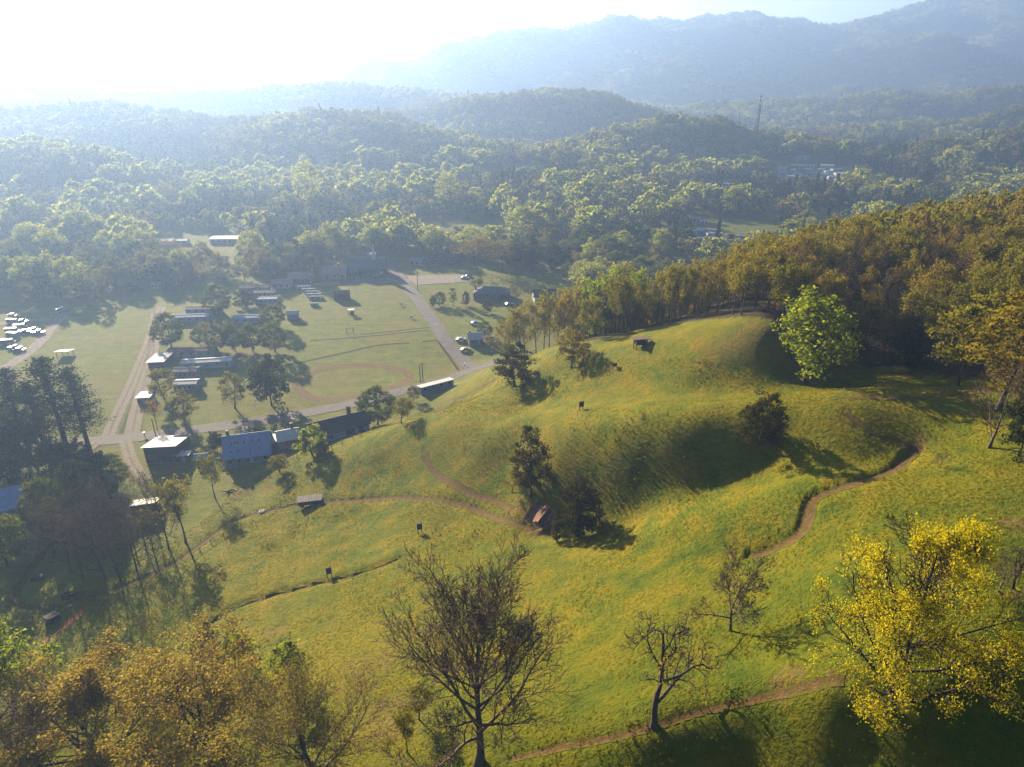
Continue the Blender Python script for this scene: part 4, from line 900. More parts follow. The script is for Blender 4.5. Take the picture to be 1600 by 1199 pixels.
def building(name, px, py, W, D, wh, rh, yaw, wall, roof, label, cat, typ='gable', spec=(), chimney=None, over=.45, frame='trim_white', group=None, z=0.0, pos=None, found=True):
    a = cast(px, py) if pos is None else Vector(pos); yw = math.radians(yaw); c = a + Vector((-math.sin(yw) * D/2, math.cos(yw) * D/2, 0))
    zz = [float(gh(c.x + math.cos(yw) * i * W/2 - math.sin(yw) * j * D/2, c.y + math.sin(yw) * i * W/2 + math.cos(yw) * j * D/2)) for i in (-1, 1) for j in (-1, 1)]
    base = max(zz) - .15 * (max(zz) - min(zz)) + z; low = min(zz) - base - .3
    e = empty(name, (c.x, c.y, base), yw); w, d = W/2, D/2
    if found and typ != 'open': Part().box(-w + .06, w - .06, -d + .06, d - .06, low, .25).make('foundation', 'concrete', e)
    p = Part(); b = .25 if found else low
    if typ == 'gable':
        V = [(-w, -d, b), (w, -d, b), (w, d, b), (-w, d, b), (-w, -d, wh), (w, -d, wh), (w, d, wh), (-w, d, wh), (-w, 0, wh + rh), (w, 0, wh + rh)]
        F = [(0, 1, 5, 4), (2, 3, 7, 6), (1, 2, 6, 9, 5), (3, 0, 4, 8, 7)]; p.V = V; p.F = F; p.make('wall', wall, e)
        s_ = rh / d; o = over; r = Part()
        r.prism([(-w - o, -d - o, wh - s_*o + .1), (w + o, -d - o, wh - s_*o + .1), (w + o, 0, wh + rh + .1), (-w - o, 0, wh + rh + .1)], .1)
        r.prism([(-w - o, 0, wh + rh + .1), (w + o, 0, wh + rh + .1), (w + o, d + o, wh - s_*o + .1), (-w - o, d + o, wh - s_*o + .1)], .1)
        rf = r.make('roof', roof, e); Part().box(-w - o, w + o, -.12, .12, wh + rh + .09, wh + rh + .16).make('ridge_cap', roof, rf)
    elif typ == 'shed':                   # high at the front, falling to the back by rh
        V = [(-w, -d, b), (w, -d, b), (w, d, b), (-w, d, b), (-w, -d, wh), (w, -d, wh), (w, d, wh - rh), (-w, d, wh - rh)]
        p.V = V; p.F = [(0, 1, 5, 4), (2, 3, 7, 6), (1, 2, 6, 5), (3, 0, 4, 7)]; p.make('wall', wall, e); s_ = rh / D; o = over
        Part().prism([(-w - o, -d - o, wh + s_*o + .12), (w + o, -d - o, wh + s_*o + .12), (w + o, d + o, wh - rh - s_*o + .12), (-w - o, d + o, wh - rh - s_*o + .12)], .11).make('roof', roof, e)
    elif typ == 'hip':
        p.V = [(-w, -d, b), (w, -d, b), (w, d, b), (-w, d, b), (-w, -d, wh), (w, -d, wh), (w, d, wh), (-w, d, wh)]; p.F = [(0, 1, 5, 4), (2, 3, 7, 6), (1, 2, 6, 5), (3, 0, 4, 7)]; p.make('wall', wall, e)
        o = over; q = max(w - d, .3); zt = wh + rh; A = [(-w-o, -d-o, wh), (w+o, -d-o, wh), (w+o, d+o, wh), (-w-o, d+o, wh)]; r0, r1 = (-q, 0, zt), (q, 0, zt)
        Part().prism([A[0], A[1], r1, r0], .1).prism([A[2], A[3], r0, r1], .1).prism([A[1], A[2], r1], .1).prism([A[3], A[0], r0], .1).make('roof', roof, e)
    elif typ == 'open':                   # posts and a roof
        for i in (-1, 1):
            for j in (-1, 1): Part().box(i*(w-.2) - .08, i*(w-.2) + .08, j*(d-.2) - .08, j*(d-.2) + .08, low, wh - (rh if j > 0 else 0)).make('post', wall, e)
        o = over; s_ = rh / D; Part().prism([(-w-o, -d-o, wh + s_*o + .12), (w+o, -d-o, wh + s_*o + .12), (w+o, d+o, wh - rh - s_*o + .12), (-w-o, d+o, wh - rh - s_*o + .12)], .11).make('roof', roof, e)
    if chimney: x, y, h = chimney; ch = Part().box(x - .35, x + .35, y - .35, y + .35, wh, h).make('chimney', 'brick', e); Part().box(x - .42, x + .42, y - .42, y + .42, h, h + .12).make('cap', 'concrete', ch)
    openings(e, W, D, spec, frame); tag(e, label, cat, group); return e
def row(face, n, x0, x1, z, w, h, kind='window'): return [(face, x0 + (x1 - x0) * (k / max(n - 1, 1)), z, w, h, kind) for k in range(n)]
# --- homestead along the road
e = building('barn', 254, 724, 8.4, 11, 5.2, 2.6, 6, 'boards_dark', 'roof_white', 'barn with white rust-streaked metal roof above a tall dark front wall', 'barn', 'shed', [('f', -2.2, .3, 2.6, 2.6, 'door'), ('f', 2.4, 1.2, .9, .9)], frame='boards_weathered')
building('shed', 283, 703, 3.0, 4.4, 2.6, .9, 10, 'boards_weathered', 'roof_tin', 'small grey and white shed behind the dark fronted barn', 'shed', 'gable', [('f', 0, .3, .9, 1.8, 'door')])
building('shed', 277, 722, 2.2, 3.2, 2.2, .6, 14, 'boards_weathered', 'roof_clean', 'narrow pale roofed shed touching the dark fronted barn', 'shed', 'shed', [('f', 0, .3, .8, 1.7, 'door')])
building('shed', 288, 723, 2.4, 3.4, 2.2, .6, 14, 'boards_weathered', 'roof_clean', 'narrow pale roofed shed, right one of the pair beside the barn', 'shed', 'shed', [('f', 0, .3, .8, 1.7, 'door')])
building('shed', 315, 727, 2.9, 2.6, 2.1, .7, 10, 'boards_weathered', 'roof_blue', 'small blue roofed shed between the barn and the skylight house', 'shed', 'gable', [('f', 0, .3, .9, 1.7, 'door')])
e = building('house', 389, 728, 11.6, 10.5, 2.6, 4.0, 16, 'siding_grey', 'roof_blue', 'house with big pale blue metal roof set with rows of small dark skylights', 'house', 'gable', row('f', 5, -4.6, 4.6, .9, .9, 1.0) + [('f', .9, .25, .95, 2.0, 'door')], (-4.9, 1.2, 7.6))
rs_ = 4.0 / 5.25
for (x, t) in [(-3.9, .62), (-3.1, .62), (-2.3, .62), (-.6, .60), (1.5, .62), (3.3, .60), (-4.2, .22), (-2.4, .24), (.7, .25), (3.2, .26)]:
    y = -5.25 + 5.25 * t; z = 2.6 + 4.0 * t + .1; hy = .48 if t > .5 else .38
    f = Part().prism([(x - .28, y - hy, z - hy * rs_ + .07), (x + .28, y - hy, z - hy * rs_ + .07), (x + .28, y + hy, z + hy * rs_ + .07), (x - .28, y + hy, z + hy * rs_ + .07)], .1).make('skylight', 'trim_white', e)
    Part().prism([(x - .22, y - hy + .06, z - (hy - .06) * rs_ + .09), (x + .22, y - hy + .06, z - (hy - .06) * rs_ + .09), (x + .22, y + hy - .06, z + (hy - .06) * rs_ + .09), (x - .22, y + hy - .06, z + (hy - .06) * rs_ + .09)], .04).make('pane', 'glass_dark', f)
e = building('farmhouse', 454, 703, 5.6, 6.4, 3.2, 1.5, 24, 'boards_weathered', 'roof_white', 'old farmhouse with pale tin roofs and a rusty porch roof in front', 'house', 'gable', [('f', -1.8, 1.2, .9, 1.2), ('f', 1.6, 1.2, .9, 1.2), ('f', 0, .25, .9, 2.0, 'door')], (1.4, .6, 6.2))
Part().prism([(-2.9, -5.6, 1.9), (2.8, -5.6, 1.9), (2.8, -3.3, 2.9), (-2.9, -3.3, 2.9)], .09).make('porch_roof', 'roof_rust', e)
for x in (-2.7, -1, 1, 2.6): Part().box(x - .07, x + .07, -5.5, -5.36, -.9, 1.85).make('post', 'boards_weathered', e)
Part().prism([(-5.6, -2.4, 2.3), (-2.9, -2.4, 3.1), (-2.9, 2.4, 3.1), (-5.6, 2.4, 2.3)], .09).make('side_roof', 'roof_white', e); Part().box(-5.3, -2.85, -2.1, 2.1, -.6, 2.2).make('side_wall', 'boards_weathered', e)
e = building('house', 536, 684, 15.5, 8.4, 2.9, 1.9, 30, 'siding_white', 'shingle_dark', 'long low house with dark shingle roof and white gable end', 'house', 'gable', [('f', 2.2, .7, 2.4, 1.7), ('f', 5.3, .7, 1.6, 1.7), ('f', -3.5, 1.0, 1.2, 1.2), ('f', -.8, .25, 1.0, 2.1, 'door'), ('l', 0, 1.1, 1.0, 1.2)], over=.5)
Part().box(3.6, 4.6, 2.0, 3.0, 3.0, 6.2).make('chimney', 'brick', e)
e = building('house', 8, 804, 8.5, 7.5, 3.0, 1.9, 38, 'siding_white', 'roof_blue', 'white house with a pale blue porch roof at the left edge', 'house', 'gable', [('f', -2, 1, 1.2, 1.3), ('f', 2, 1, 1.2, 1.3), ('f', 0, .25, 1, 2, 'door'), ('r', -1, 1, 1.1, 1.2), ('r', 1.6, 1, 1.1, 1.2)])
Part().prism([(-4.4, -6.2, 2.2), (4.4, -6.2, 2.2), (4.4, -3.85, 2.9), (-4.4, -3.85, 2.9)], .09).make('porch_roof', 'roof_blue', e)
for x in (-4.1, -1.4, 1.4, 4.1): Part().box(x - .07, x + .07, -6.05, -5.9, -.7, 2.1).make('post', 'white_paint', e)
building('shed', 226, 806, 5.4, 4.6, 3.2, 1.5, 14, 'boards_dark', 'roof_white', 'derelict shed with rust mottled pale roof among bare trees', 'shed', 'shed', [('f', .4, .2, 1.6, 2.0, 'door')], frame='boards_dark')
e = building('long_building', 684, 611, 12, 2.6, 2.3, .3, 33, 'siding_blue', 'roof_clean', 'long blue walled building with white roof tucked below the road', 'building', 'shed', row('f', 4, -4.6, 4.6, 1.1, 1.3, .9), over=.3)
building('shed', 98, 559, 4.4, 4.6, 2.4, 1.0, 8, 'boards_weathered', 'roof_clean', 'lone open sided shed with bright white roof in the west field', 'shed', 'open', over=.4)
building('carport', 245, 577, 5.4, 9.6, 2.8, .35, 6, 'boards_dark', 'roof_clean', 'large bright white roofed carport beside the gravel lane', 'carport', 'shed', [('f', 0, .2, 3.2, 2.5, 'door')], frame='boards_dark')
building('shed', 225, 631, 3.8, 5.2, 2.2, .3, 8, 'boards_weathered', 'roof_clean', 'small bright white roofed shed nearer the road on the lane', 'shed', 'shed', [('f', 0, .2, 1.2, 1.9, 'door')])
# --- mobile homes
def mobile(px, py, L, yaw, wall, roof, label, D=4.2, hh=2.7, n=5, group=None, pos=None, rough=False):
    sp = row('f', n, -L*.40, L*.40, 1.15, .95, .9) if not rough else row('f', 3, -L*.36, L*.36, 1.1, 1.2, .8)
    return building('mobile_home', px, py, L, D, hh, .55, yaw, wall, roof, label, 'mobile home', 'gable', list(sp) + [('f', L*.12, .3, .85, 1.95, 'door')], over=.2, frame='trim_white', group=group, pos=pos)
mobile(299, 559, 17, 4, 'siding_cream', 'roof_rust', 'long mobile home with a reddish roof behind the long white one')
mobile(324, 577, 17.5, 9, 'siding_white', 'roof_clean', 'longest white mobile home facing the lawn'); mobile(290, 592, 8, 4, 'siding_cream', 'roof_tin', 'short trailer with a patchy roof below the long white mobile home')
mobile(290, 612, 7.5, 5, 'siding_grey', 'roof_clean', 'short grey trailer with a white roof edge nearest the road')
mobile(297, 505, 16, 6, 'siding_grey', 'roof_blue', 'blue roofed trailer behind the large round lane tree'); mobile(318, 492, 15, 5, 'siding_white', 'roof_tin', 'grey roofed trailer behind the blue roofed one')
mobile(394, 506, 16, 6, 'siding_white', 'roof_blue', 'blue roofed trailer with white porch rails beside the tree row'); mobile(416, 476, 10, 5, 'siding_white', 'roof_clean', 'white trailer above the blue roofed trailer'); mobile(414, 466, 10, 5, 'siding_grey', 'roof_tin', 'grey trailer at the back of the mobile home rows')
mobile(398, 458, 14, 6, 'siding_pink', 'shingle_rose', 'rose roofed trailer behind the square-topped tree')
building('house', 457, 500, 4.4, 3.4, 2.6, 1.0, 4, 'siding_white', 'roof_clean', 'small white shed at the corner of the ball field', 'shed', 'gable', [('f', 0, .3, .9, 1.8, 'door')])
# --- around the church
e = building('church', 578, 432, 16.5, 10, 4.4, 4.2, 3, 'brick', 'shingle_grey', 'brick church with grey roof and slim white steeple', 'church', 'gable', row('f', 5, -6.6, 3.4, 1.3, .9, 1.9) + [('f', 6.2, .25, 1.5, 2.4, 'door')])
st = Part().box(1.0, 3.0, -1.0, 1.0, 6.6, 11).make('steeple', 'white_paint', e); Part().box(.75, 3.25, -1.25, 1.25, 11, 11.3).make('cornice', 'white_paint', st)
p = Part(); p.V = [(1.2, -.8, 11.3), (2.8, -.8, 11.3), (2.8, .8, 11.3), (1.2, .8, 11.3), (2, 0, 16.5)]; p.F = [(0, 1, 4), (1, 2, 4), (2, 3, 4), (3, 0, 4), (3, 2, 1, 0)]; p.make('spire', 'white_paint', st)
building('house', 548, 434, 8, 8, 3.4, 2.4, 3, 'brick', 'shingle_grey', 'low brick wing left of the church', 'building', 'gable', row('f', 3, -2.6, 2.6, 1.1, 1, 1.2))
building('house', 523, 437, 12, 8, 3, 2.8, 8, 'siding_cream', 'shingle_rose', 'house with pinkish tan gable roofs left of the church', 'house', 'gable', row('f', 3, -4, 4, 1, 1.1, 1.2) + [('f', -2, .25, 1, 2, 'door')], (2, .5, 7.2))
building('house', 470, 444, 12, 7, 2.9, 2.0, 6, 'brick', 'shingle_rose', 'low brick house with a tan roof left of the church houses', 'house', 'gable', row('f', 4, -4.4, 4.4, 1, 1, 1.1))
building('house', 440, 452, 9, 6, 2.8, 1.6, 6, 'siding_white', 'shingle_rose', 'pale house with rosy roof at the west end of the church lane', 'house', 'gable', row('f', 3, -3, 3, 1, 1, 1.1))
e = building('barn', 534, 470, 7.0, 4.2, 3.4, 1.0, 5, 'boards_red', 'roof_rust', 'small bright red barn at the top of the ball field', 'barn', 'gable', [('f', -.3, .2, 1.8, 2.2, 'door')], over=.25, frame='boards_red')
for q, (px, py) in enumerate([(474, 452), (482, 456), (487, 460), (490, 464), (493, 468)]):
    building('coop', px, py, 6.5, 1.5, 1.5, .35, 3, 'siding_white', 'roof_clean', 'long low white roofed coop, %s in the row beside the red barn' % ('backmost', 'second', 'middle', 'fourth', 'front')[q], 'coop', 'shed', [('f', -1.5, .4, .8, .8), ('f', 1.5, .4, .8, .8)], over=.2, group='coops in the row')
building('coop', 491, 479, 3.6, 1.4, 1.5, .35, 3, 'siding_white', 'roof_clean', 'single short white coop apart from the row', 'coop', 'shed', [('f', 0, .4, .8, .8)], over=.2)
e = building('house', 768, 470, 17, 9, 3.0, 2.4, -4, 'brick', 'shingle_grey', 'brick ranch house with wide grey hip roof east of the road', 'house', 'hip', row('f', 5, -7, 6.6, 1, 1.2, 1.2) + [('f', -.6, .25, 1, 2.1, 'door')], (-8.0, .5, 6.0))
building('house', 852, 474, 10, 7.5, 3.0, 2.3, 8, 'siding_white', 'shingle_dark', 'white gabled house with dark roof beside the brown woods', 'house', 'gable', row('f', 3, -3.4, 3.4, 1, 1, 1.2) + [('l', 0, 1.1, 1, 1.2), ('l', 2.2, 1.1, .9, 1.2)])
e = building('house', 744, 541, 5.4, 5.0, 2.8, 1.7, 8, 'siding_pink', 'roof_clean', 'small pinkish house with bright pale roof at the road junction', 'house', 'gable', [('f', -1.3, 1, .9, 1.1), ('f', 1.2, .25, .9, 2, 'door')], (-2.2, .5, 5.2))
building('house', 652, 416, 9, 6, 2.6, 1.6, -6, 'siding_cream', 'shingle_grey', 'low house behind the east parking lot', 'house', 'gable', row('f', 3, -3, 3, 1, 1, 1.1)); building('house', 690, 416, 20, 7, 2.8, 1.4, 0, 'brick', 'shingle_dark', 'long dark roofed building behind the east parking lot', 'building', 'gable', row('f', 6, -8, 8, 1, 1.1, 1.1))
mobile(268, 383, 20, 2, 'siding_white', 'roof_clean', 'pale hazy mobile home, left of the two beyond the west groves'); e = mobile(351, 381, 18, 2, 'siding_grey', 'roof_clean', 'pale hazy building, wider of the two beyond the west groves', 9, 3)
mobile(226, 357, 8, 0, 'siding_white', 'roof_clean', 'tiny pale trailer high in the hazy west grove'); mobile(144, 279, 14, 0, 'siding_white', 'roof_clean', 'faint white roof on the hazy hillside at far left')
building('house', 346, 414, 5, 5, 2.8, 1.6, 5, 'siding_cream', 'shingle_rose', 'tiny house with a warm lit gable in the hazy clearing', 'house', 'gable', [('f', 0, 1, 1, 1)]); mobile(210, 452, 7, 4, 'siding_cream', 'roof_tin', 'small pale trailer at the top of the gravel lane'); mobile(250, 452, 8, 4, 'siding_white', 'roof_tin', 'small white trailer right of the lane top')
# far trailer rows on the right
rsf = np.random.RandomState(4)
for q, (px, py, L) in enumerate([(1115,388,15),(1098,380,12),(1124,379,16),(1140,383,13),(1084,368,14),(1104,366,14),(1117,372,10),(1066,354,9),(1085,348,7),(1068,345,10),(1099,352,5),(1150,376,12)]):
    mobile(px, py, L, rsf.uniform(-18, 6), ('siding_white', 'siding_grey', 'siding_cream')[q % 3], ('roof_clean', 'roof_blue', 'roof_tin')[q % 3], 'pale trailer in the nearer trailer rows beyond the ridge woods', 4.5, 2.8, 3, 'nearer trailer rows', rough=True)
for q, (px, py) in enumerate([(1212,284),(1226,276),(1234,282),(1240,272),(1248,278),(1256,284),(1262,272),(1270,278),(1276,286),(1284,272),(1290,280),(1296,276),(1302,283),(1308,272),(1222,268),(1246,266),(1268,266),(1292,266),(1314,278),(1254,252),(1346,268),(1100,294),(1124,291),(1136,294),(1420,285)]):
    mobile(px, py, rsf.uniform(8, 14), rsf.uniform(-35, 35), ('siding_white', 'siding_grey')[q % 2], ('roof_clean', 'roof_blue', 'roof_clean')[q % 3], 'tiny pale trailer in the far rows under the tower hill', 5, 3.2, 3, 'far trailer rows', rough=True)
# ---------------------------------------------------------------- communications tower
def tower():
    p = Vector(at_y(1183, 200, 828)); p.z = float(gh(p.x, p.y)) - .5; top = at_y(1183, 149, 828)[2]; H = top - p.z; e = empty('radio_tower', p)
    w = lambda z: 2.2 * (1 - z / H) + .55
    C = [(math.cos(a), math.sin(a)) for a in (.5, .5 + 2.094, .5 + 4.189)]
    for c in C: Part().bar((c[0] * w(0), c[1] * w(0), 0), (c[0] * w(H), c[1] * w(H), H), .34, 5).make('leg', 'car_dark', e)
    b = Part(); n = 14
    for k in range(n):
        z0, z1 = H * k / n, H * (k + 1) / n
        for i in range(3): a, c = C[i], C[(i+1) % 3]; b.bar((a[0]*w(z0), a[1]*w(z0), z0), (c[0]*w(z1), c[1]*w(z1), z1), .16, 4); b.bar((a[0]*w(z1), a[1]*w(z1), z1), (c[0]*w(z1), c[1]*w(z1), z1), .1, 4)
    b.make('bracing', 'car_dark', e)
    for z in (H * .93, H * .84):
        for c in C: Part().box(c[0]*1.6 - .3, c[0]*1.6 + .3, c[1]*1.6 - .3, c[1]*1.6 + .3, z - 1.2, z + 1.2).make('antenna', 'white_paint', e)
    Part().bar((0, 0, H - .2), (0, 0, H + 3), .18).make('mast', 'steel', e); tag(e, 'thin lattice radio tower rising from the wooded hilltop', 'tower')
tower()
# ---------------------------------------------------------------- utility poles
def pole(px, base, top, label, arms=True):
    p = cast(px, base); H = max(at_y(px, top, p.y)[2] - p.z, 5); e = empty('utility_pole', p, .4)
    Part().cyl((0, 0), .17, -.5, H, 8, .11).make('post', 'pole_wood', e)
    if arms:
        a = Part().box(-1.2, 1.2, -.07, .07, H - .9, H - .74).make('crossarm', 'pole_wood', e)
        for x in (-1.1, 0, 1.1): Part().cyl((x, 0), .06, H - .74, H - .5, 6).make('insulator', 'steel', a)
    tag(e, label, 'pole')
pole(653, 455, 424, 'tall dark utility pole beside the gravel parking lot'); pole(661, 597, 566, 'utility pole with crossarm beside the road below the field'); pole(657, 598, 572, 'slimmer utility pole paired with the roadside one', False)
pole(800, 452, 424, 'pale pole between the brick house and the hazy trees', False); pole(246, 692, 655, 'thin pole on the road verge by the lane mouth', False)
# ---------------------------------------------------------------- vehicles
CARP = {}
def car_meshes(kind):
    if kind in CARP: return CARP[kind]
    if kind == 'pickup': prof = [(-2.6,.45),(-2.6,1.05),(-.55,1.08),(-.4,1.75),(.75,1.75),(1.25,1.1),(2.5,1.0),(2.6,.5)]; glass = [(-.38,1.12,.0),(-.3,1.66),(.70,1.66),(1.12,1.12)]
    elif kind == 'van': prof = [(-2.6,.4),(-2.6,2.1),(1.6,2.1),(2.1,1.3),(2.6,1.1),(2.6,.45)]; glass = [(-2.2,1.25),(-2.2,1.9),(1.5,1.9),(1.92,1.25)]
    else: prof = [(-2.2,.4),(-2.25,.95),(-1.5,1.02),(-.95,1.48),(.5,1.5),(1.15,1.0),(2.15,.85),(2.25,.45)]; glass = [(-1.38,1.03),(-.9,1.42),(.45,1.43),(1.02,1.02)]
    w = .88; n = len(prof); V = [(x, -w * (1 if z < 1.1 else .86), z) for x, z in prof] + [(x, w * (1 if z < 1.1 else .86), z) for x, z in prof]
    F = [tuple(range(n))[::-1], tuple(range(n, 2*n))] + [(i, (i+1) % n, n + (i+1) % n, n + i) for i in range(n)]
    body = (V, F); g = len(glass); G = []
    for s in (-1, 1): G.append(([(q[0], s * w * .95, q[1]) for q in glass], [tuple(range(g))]))
    wh = Part().cyl((0, .34), .34, -.12, .12, 12, axis='y'); hub = Part().cyl((0, .34), .18, -.13, .13, 8, axis='y'); hl = Part().box(-.06, .06, -.16, .16, -.1, .1)
    mk = lambda nm, V, F, m: (lambda me: (me.materials.append(M[m]), me)[1])((lambda me: (me.from_pydata(V, [], F), me)[1])(bpy.data.meshes.new(nm)))
    CARP[kind] = dict(body=body, glass=[mk('window', *q, 'glass_dark') for q in G], wheel=mk('wheel', wh.V, wh.F, 'black_rubber'), hub=mk('rim', hub.V, hub.F, 'steel'), lamp=mk('headlight', hl.V, hl.F, 'trim_white'), L=max(p[0] for p in prof), paint={}); return CARP[kind]
def car(kind, px, py, yaw, paint, label, group=None, pos=None):
    C = car_meshes(kind); p = cast(px, py) if pos is None else Vector(pos); e = empty('parked_car' if kind == 'car' else 'pickup_truck' if kind == 'pickup' else 'parked_van', p + Vector((0, 0, .06)), math.radians(yaw))
    if paint not in C['paint']:
        me = bpy.data.meshes.new('body'); me.from_pydata(C['body'][0], [], C['body'][1]); me.materials.append(M[paint]); C['paint'][paint] = me
    link(bpy.data.objects.new('body', C['paint'][paint]), e)
    for g in C['glass']: link(bpy.data.objects.new('window', g), e)
    for x in (-1.4, 1.4):
        for y in (-.8, .8): w = link(bpy.data.objects.new('wheel', C['wheel']), e); w.location = (x, y, 0); link(bpy.data.objects.new('rim', C['hub']), w)
    for y in (-.6, .6): h = link(bpy.data.objects.new('headlight', C['lamp']), e); h.location = (C['L'] - .02, y, .78)
    tag(e, label, 'van' if kind == 'van' else 'truck' if kind == 'pickup' else 'car', group)
car('pickup', 389, 683, 80, 'car_white', 'white pickup parked behind the skylight house'); car('car', 727, 549, 20, 'car_tan', 'tan car parked on the grass by the junction'); car('car', 720, 533, 15, 'car_white', 'pale car behind the pinkish small house')
car('van', 768, 533, 10, 'car_white', 'white camper van right of the pinkish small house'); car('car', 726, 436, 10, 'car_white', 'white car at the end of the gravel parking lot'); car('car', 732, 434, 10, 'car_dark', 'dark car at the end of the gravel parking lot')
car('van', 96, 488, 75, 'car_white', 'white box van at the top of the curving gravel drive'); car('car', 742, 507, 30, 'car_silver', 'silver car on the lawn above the pinkish house'); car('car', 795, 478, 20, 'car_dark', 'dark car beside the white gabled house')
car('car', 555, 436, 8, 'car_silver', 'silver car parked left of the church door'); car('car', 588, 433, 8, 'car_white', 'white car parked in front of the church steeple')
car('car', 596, 434, 8, 'car_dark', 'dark car parked right of the white one at the church')
for q, (px, py, k, c) in enumerate([(21,506,'van','car_silver'),(34,505,'pickup','car_blue'),(33,514,'van','car_blue'),(20,520,'van','car_white'),(38,521,'pickup','car_blue'),(53,518,'pickup','car_blue'),(60,522,'pickup','car_dark'),(22,527,'van','car_blue'),(4,538,'van','car_white'),(14,538,'van','car_silver'),(24,546,'pickup','car_silver'),(31,549,'car','car_dark'),(20,495,'car','car_silver')]):
    col = {'car_white': 'white', 'car_silver': 'silver', 'car_blue': 'blue', 'car_tan': 'tan', 'car_red': 'red', 'car_dark': 'black'}[c]
    car(k, px, py, rsf.uniform(-14, 14), c, '%s %s parked in the rows beside the curving gravel drive' % (col, {'van': 'van', 'car': 'car', 'pickup': 'pickup'}[k]), 'vehicles parked by the gravel drive')
# ---------------------------------------------------------------- things on the pasture
def wagon():
    p = cast(485, 789); e = empty('feed_wagon', p + Vector((0, 0, .05)), math.radians(12))
    Part().box(-2.6, 2.6, -.95, .95, .55, 1.55).make('body', 'boards_dark', e); Part().prism([(-2.8, -1.25, 1.75), (2.8, -1.25, 1.75), (2.8, 1.15, 1.98), (-2.8, 1.15, 1.98)], .07).make('roof', 'roof_tin', e)
    for x in (-2.4, 0, 2.4):
        for y in (-.9, .9): Part().box(x - .05, x + .05, y - .05, y + .05, 1.5, 1.8).make('post', 'boards_weathered', e)
    for x in (-1.7, 1.7):
        for y in (-.9, .9): w = Part().cyl((x, .36), .36, y - .1, y + .1, 12, axis='y').make('wheel', 'black_rubber', e); Part().cyl((x, .36), .16, y - .12, y + .12, 8, axis='y').make('rim', 'steel', w)
    Part().bar((-2.6, 0, .6), (-5.0, .2, .45), .07).bar((-2.6, .6, .6), (-5.0, .2, .45), .06).make('drawbar', 'pole_wood', e); tag(e, 'long dark feed wagon with flat grey roof parked on the dirt track', 'wagon')
    b = cast(467, 785); t = empty('water_barrel', b); Part().cyl((0, 0), .42, 0, .9, 14).make('drum', 'sack_white', t); Part().cyl((0, 0), .3, .9, .98, 12).make('lid', 'paint_red', t); tag(t, 'white barrel at the front end of the feed wagon', 'barrel')
wagon()
b = cast(409, 801); t = empty('feed_tub', b, .3); Part().cyl((0, 0), .55, -.05, .5, 12, .65).make('tub', 'sack_white', t); Part().cyl((0, 0), .5, .45, .52, 12).make('rim', 'car_dark', t); tag(t, 'small white and black tub beside the dirt track bend', 'tub')
def stand(px, base, top, label):
    p = cast(px, base); H = max(at_y(px, top, p.y)[2] - p.z, 1.2); e = empty('board_stand', p, .35)
    for x in (-.36, .36): Part().box(x - .06, x + .06, -.06, .06, -.3, H).make('post', 'pole_wood', e)
    b = Part().box(-.5, .5, -.12, -.06, H * .42, H * .98).make('board', 'boards_dark', e); Part().box(-.56, .56, -.14, .1, H * .98, H * 1.03).make('cap', 'boards_dark', b); tag(e, label, 'stand', 'board stands on the pasture')
stand(515, 903, 888, 'small dark board on two posts beside the sunken curved track'); stand(656, 833, 819, 'small dark board on two posts on the near dome of the pasture'); stand(908, 641, 628, 'small dark board on two posts on the middle ridge crest'); stand(960, 576, 569, 'tiny dark board on posts in the shadow of the small golden tree')
def collapsed():
    p = cast(847, 815); e = empty('collapsed_shed', p, math.radians(-38)); e.scale = (1.2, 1.2, 1.2); rs = np.random.RandomState(2)
    for q in range(7):
        x = -1.9 + q * .62; z = .5 + rs.uniform(0, .9); a, b_ = rs.uniform(-.25, .35), rs.uniform(-.5, .5)
        pts = [(x - .45, -1.5 + rs.uniform(-.3, .3), z - .5 + b_), (x + .45, -1.5 + rs.uniform(-.2, .2), z - .4 + a), (x + .45, 1.5, z + .7 + a), (x - .45, 1.5, z + .8 + b_ * .6)]
        Part().prism(pts, .04).make('roof_panel', 'roof_rust', e)
    for q in range(16): a = Vector((rs.uniform(-2.4, 2.4), rs.uniform(-2.2, 1.8), rs.uniform(.05, .6))); d = Vector((rs.randn(), rs.randn(), rs.uniform(-.05, .5))).normalized() * rs.uniform(1.0, 2.4); Part().bar(a, a + d, .07).make('board', 'boards_weathered' if q % 2 else 'boards_dark', e)
    for x in (-2, 2): Part().box(x - .1, x + .1, 1.2, 1.4, -.3, 2.2).make('post', 'boards_weathered', e)
    tag(e, 'collapsed rusty shed with tumbled roof panels in the gully', 'shed')
collapsed()
e = building('hay_shelter', 1003, 543, 2.8, 2.0, 1.3, .25, 10, 'boards_weathered', 'boards_weathered', 'small open hay shelter with brown roof below the woods', 'shelter', 'open', over=.35); Part().box(-1.1, 1.1, -.7, .7, -.1, .8).make('manger', 'boards_dark', e)
building('shed', 806, 500, 2.0, 1.8, 2.2, .5, 0, 'boards_red', 'shingle_dark', 'tiny dark red outhouse on the lawn before the woods', 'shed', 'gable', [('f', 0, .25, .7, 1.6, 'door')], over=.2, frame='boards_dark')
e = building('play_canopy', 549, 493, 2.6, 2.2, 2.4, .1, 10, 'pole_wood', 'roof_clean', 'small white topped canopy standing in the ball field', 'canopy', 'open', over=.2); Part().box(-.5, .9, -.3, .5, -.1, 1.6).make('bench', 'boards_dark', e)
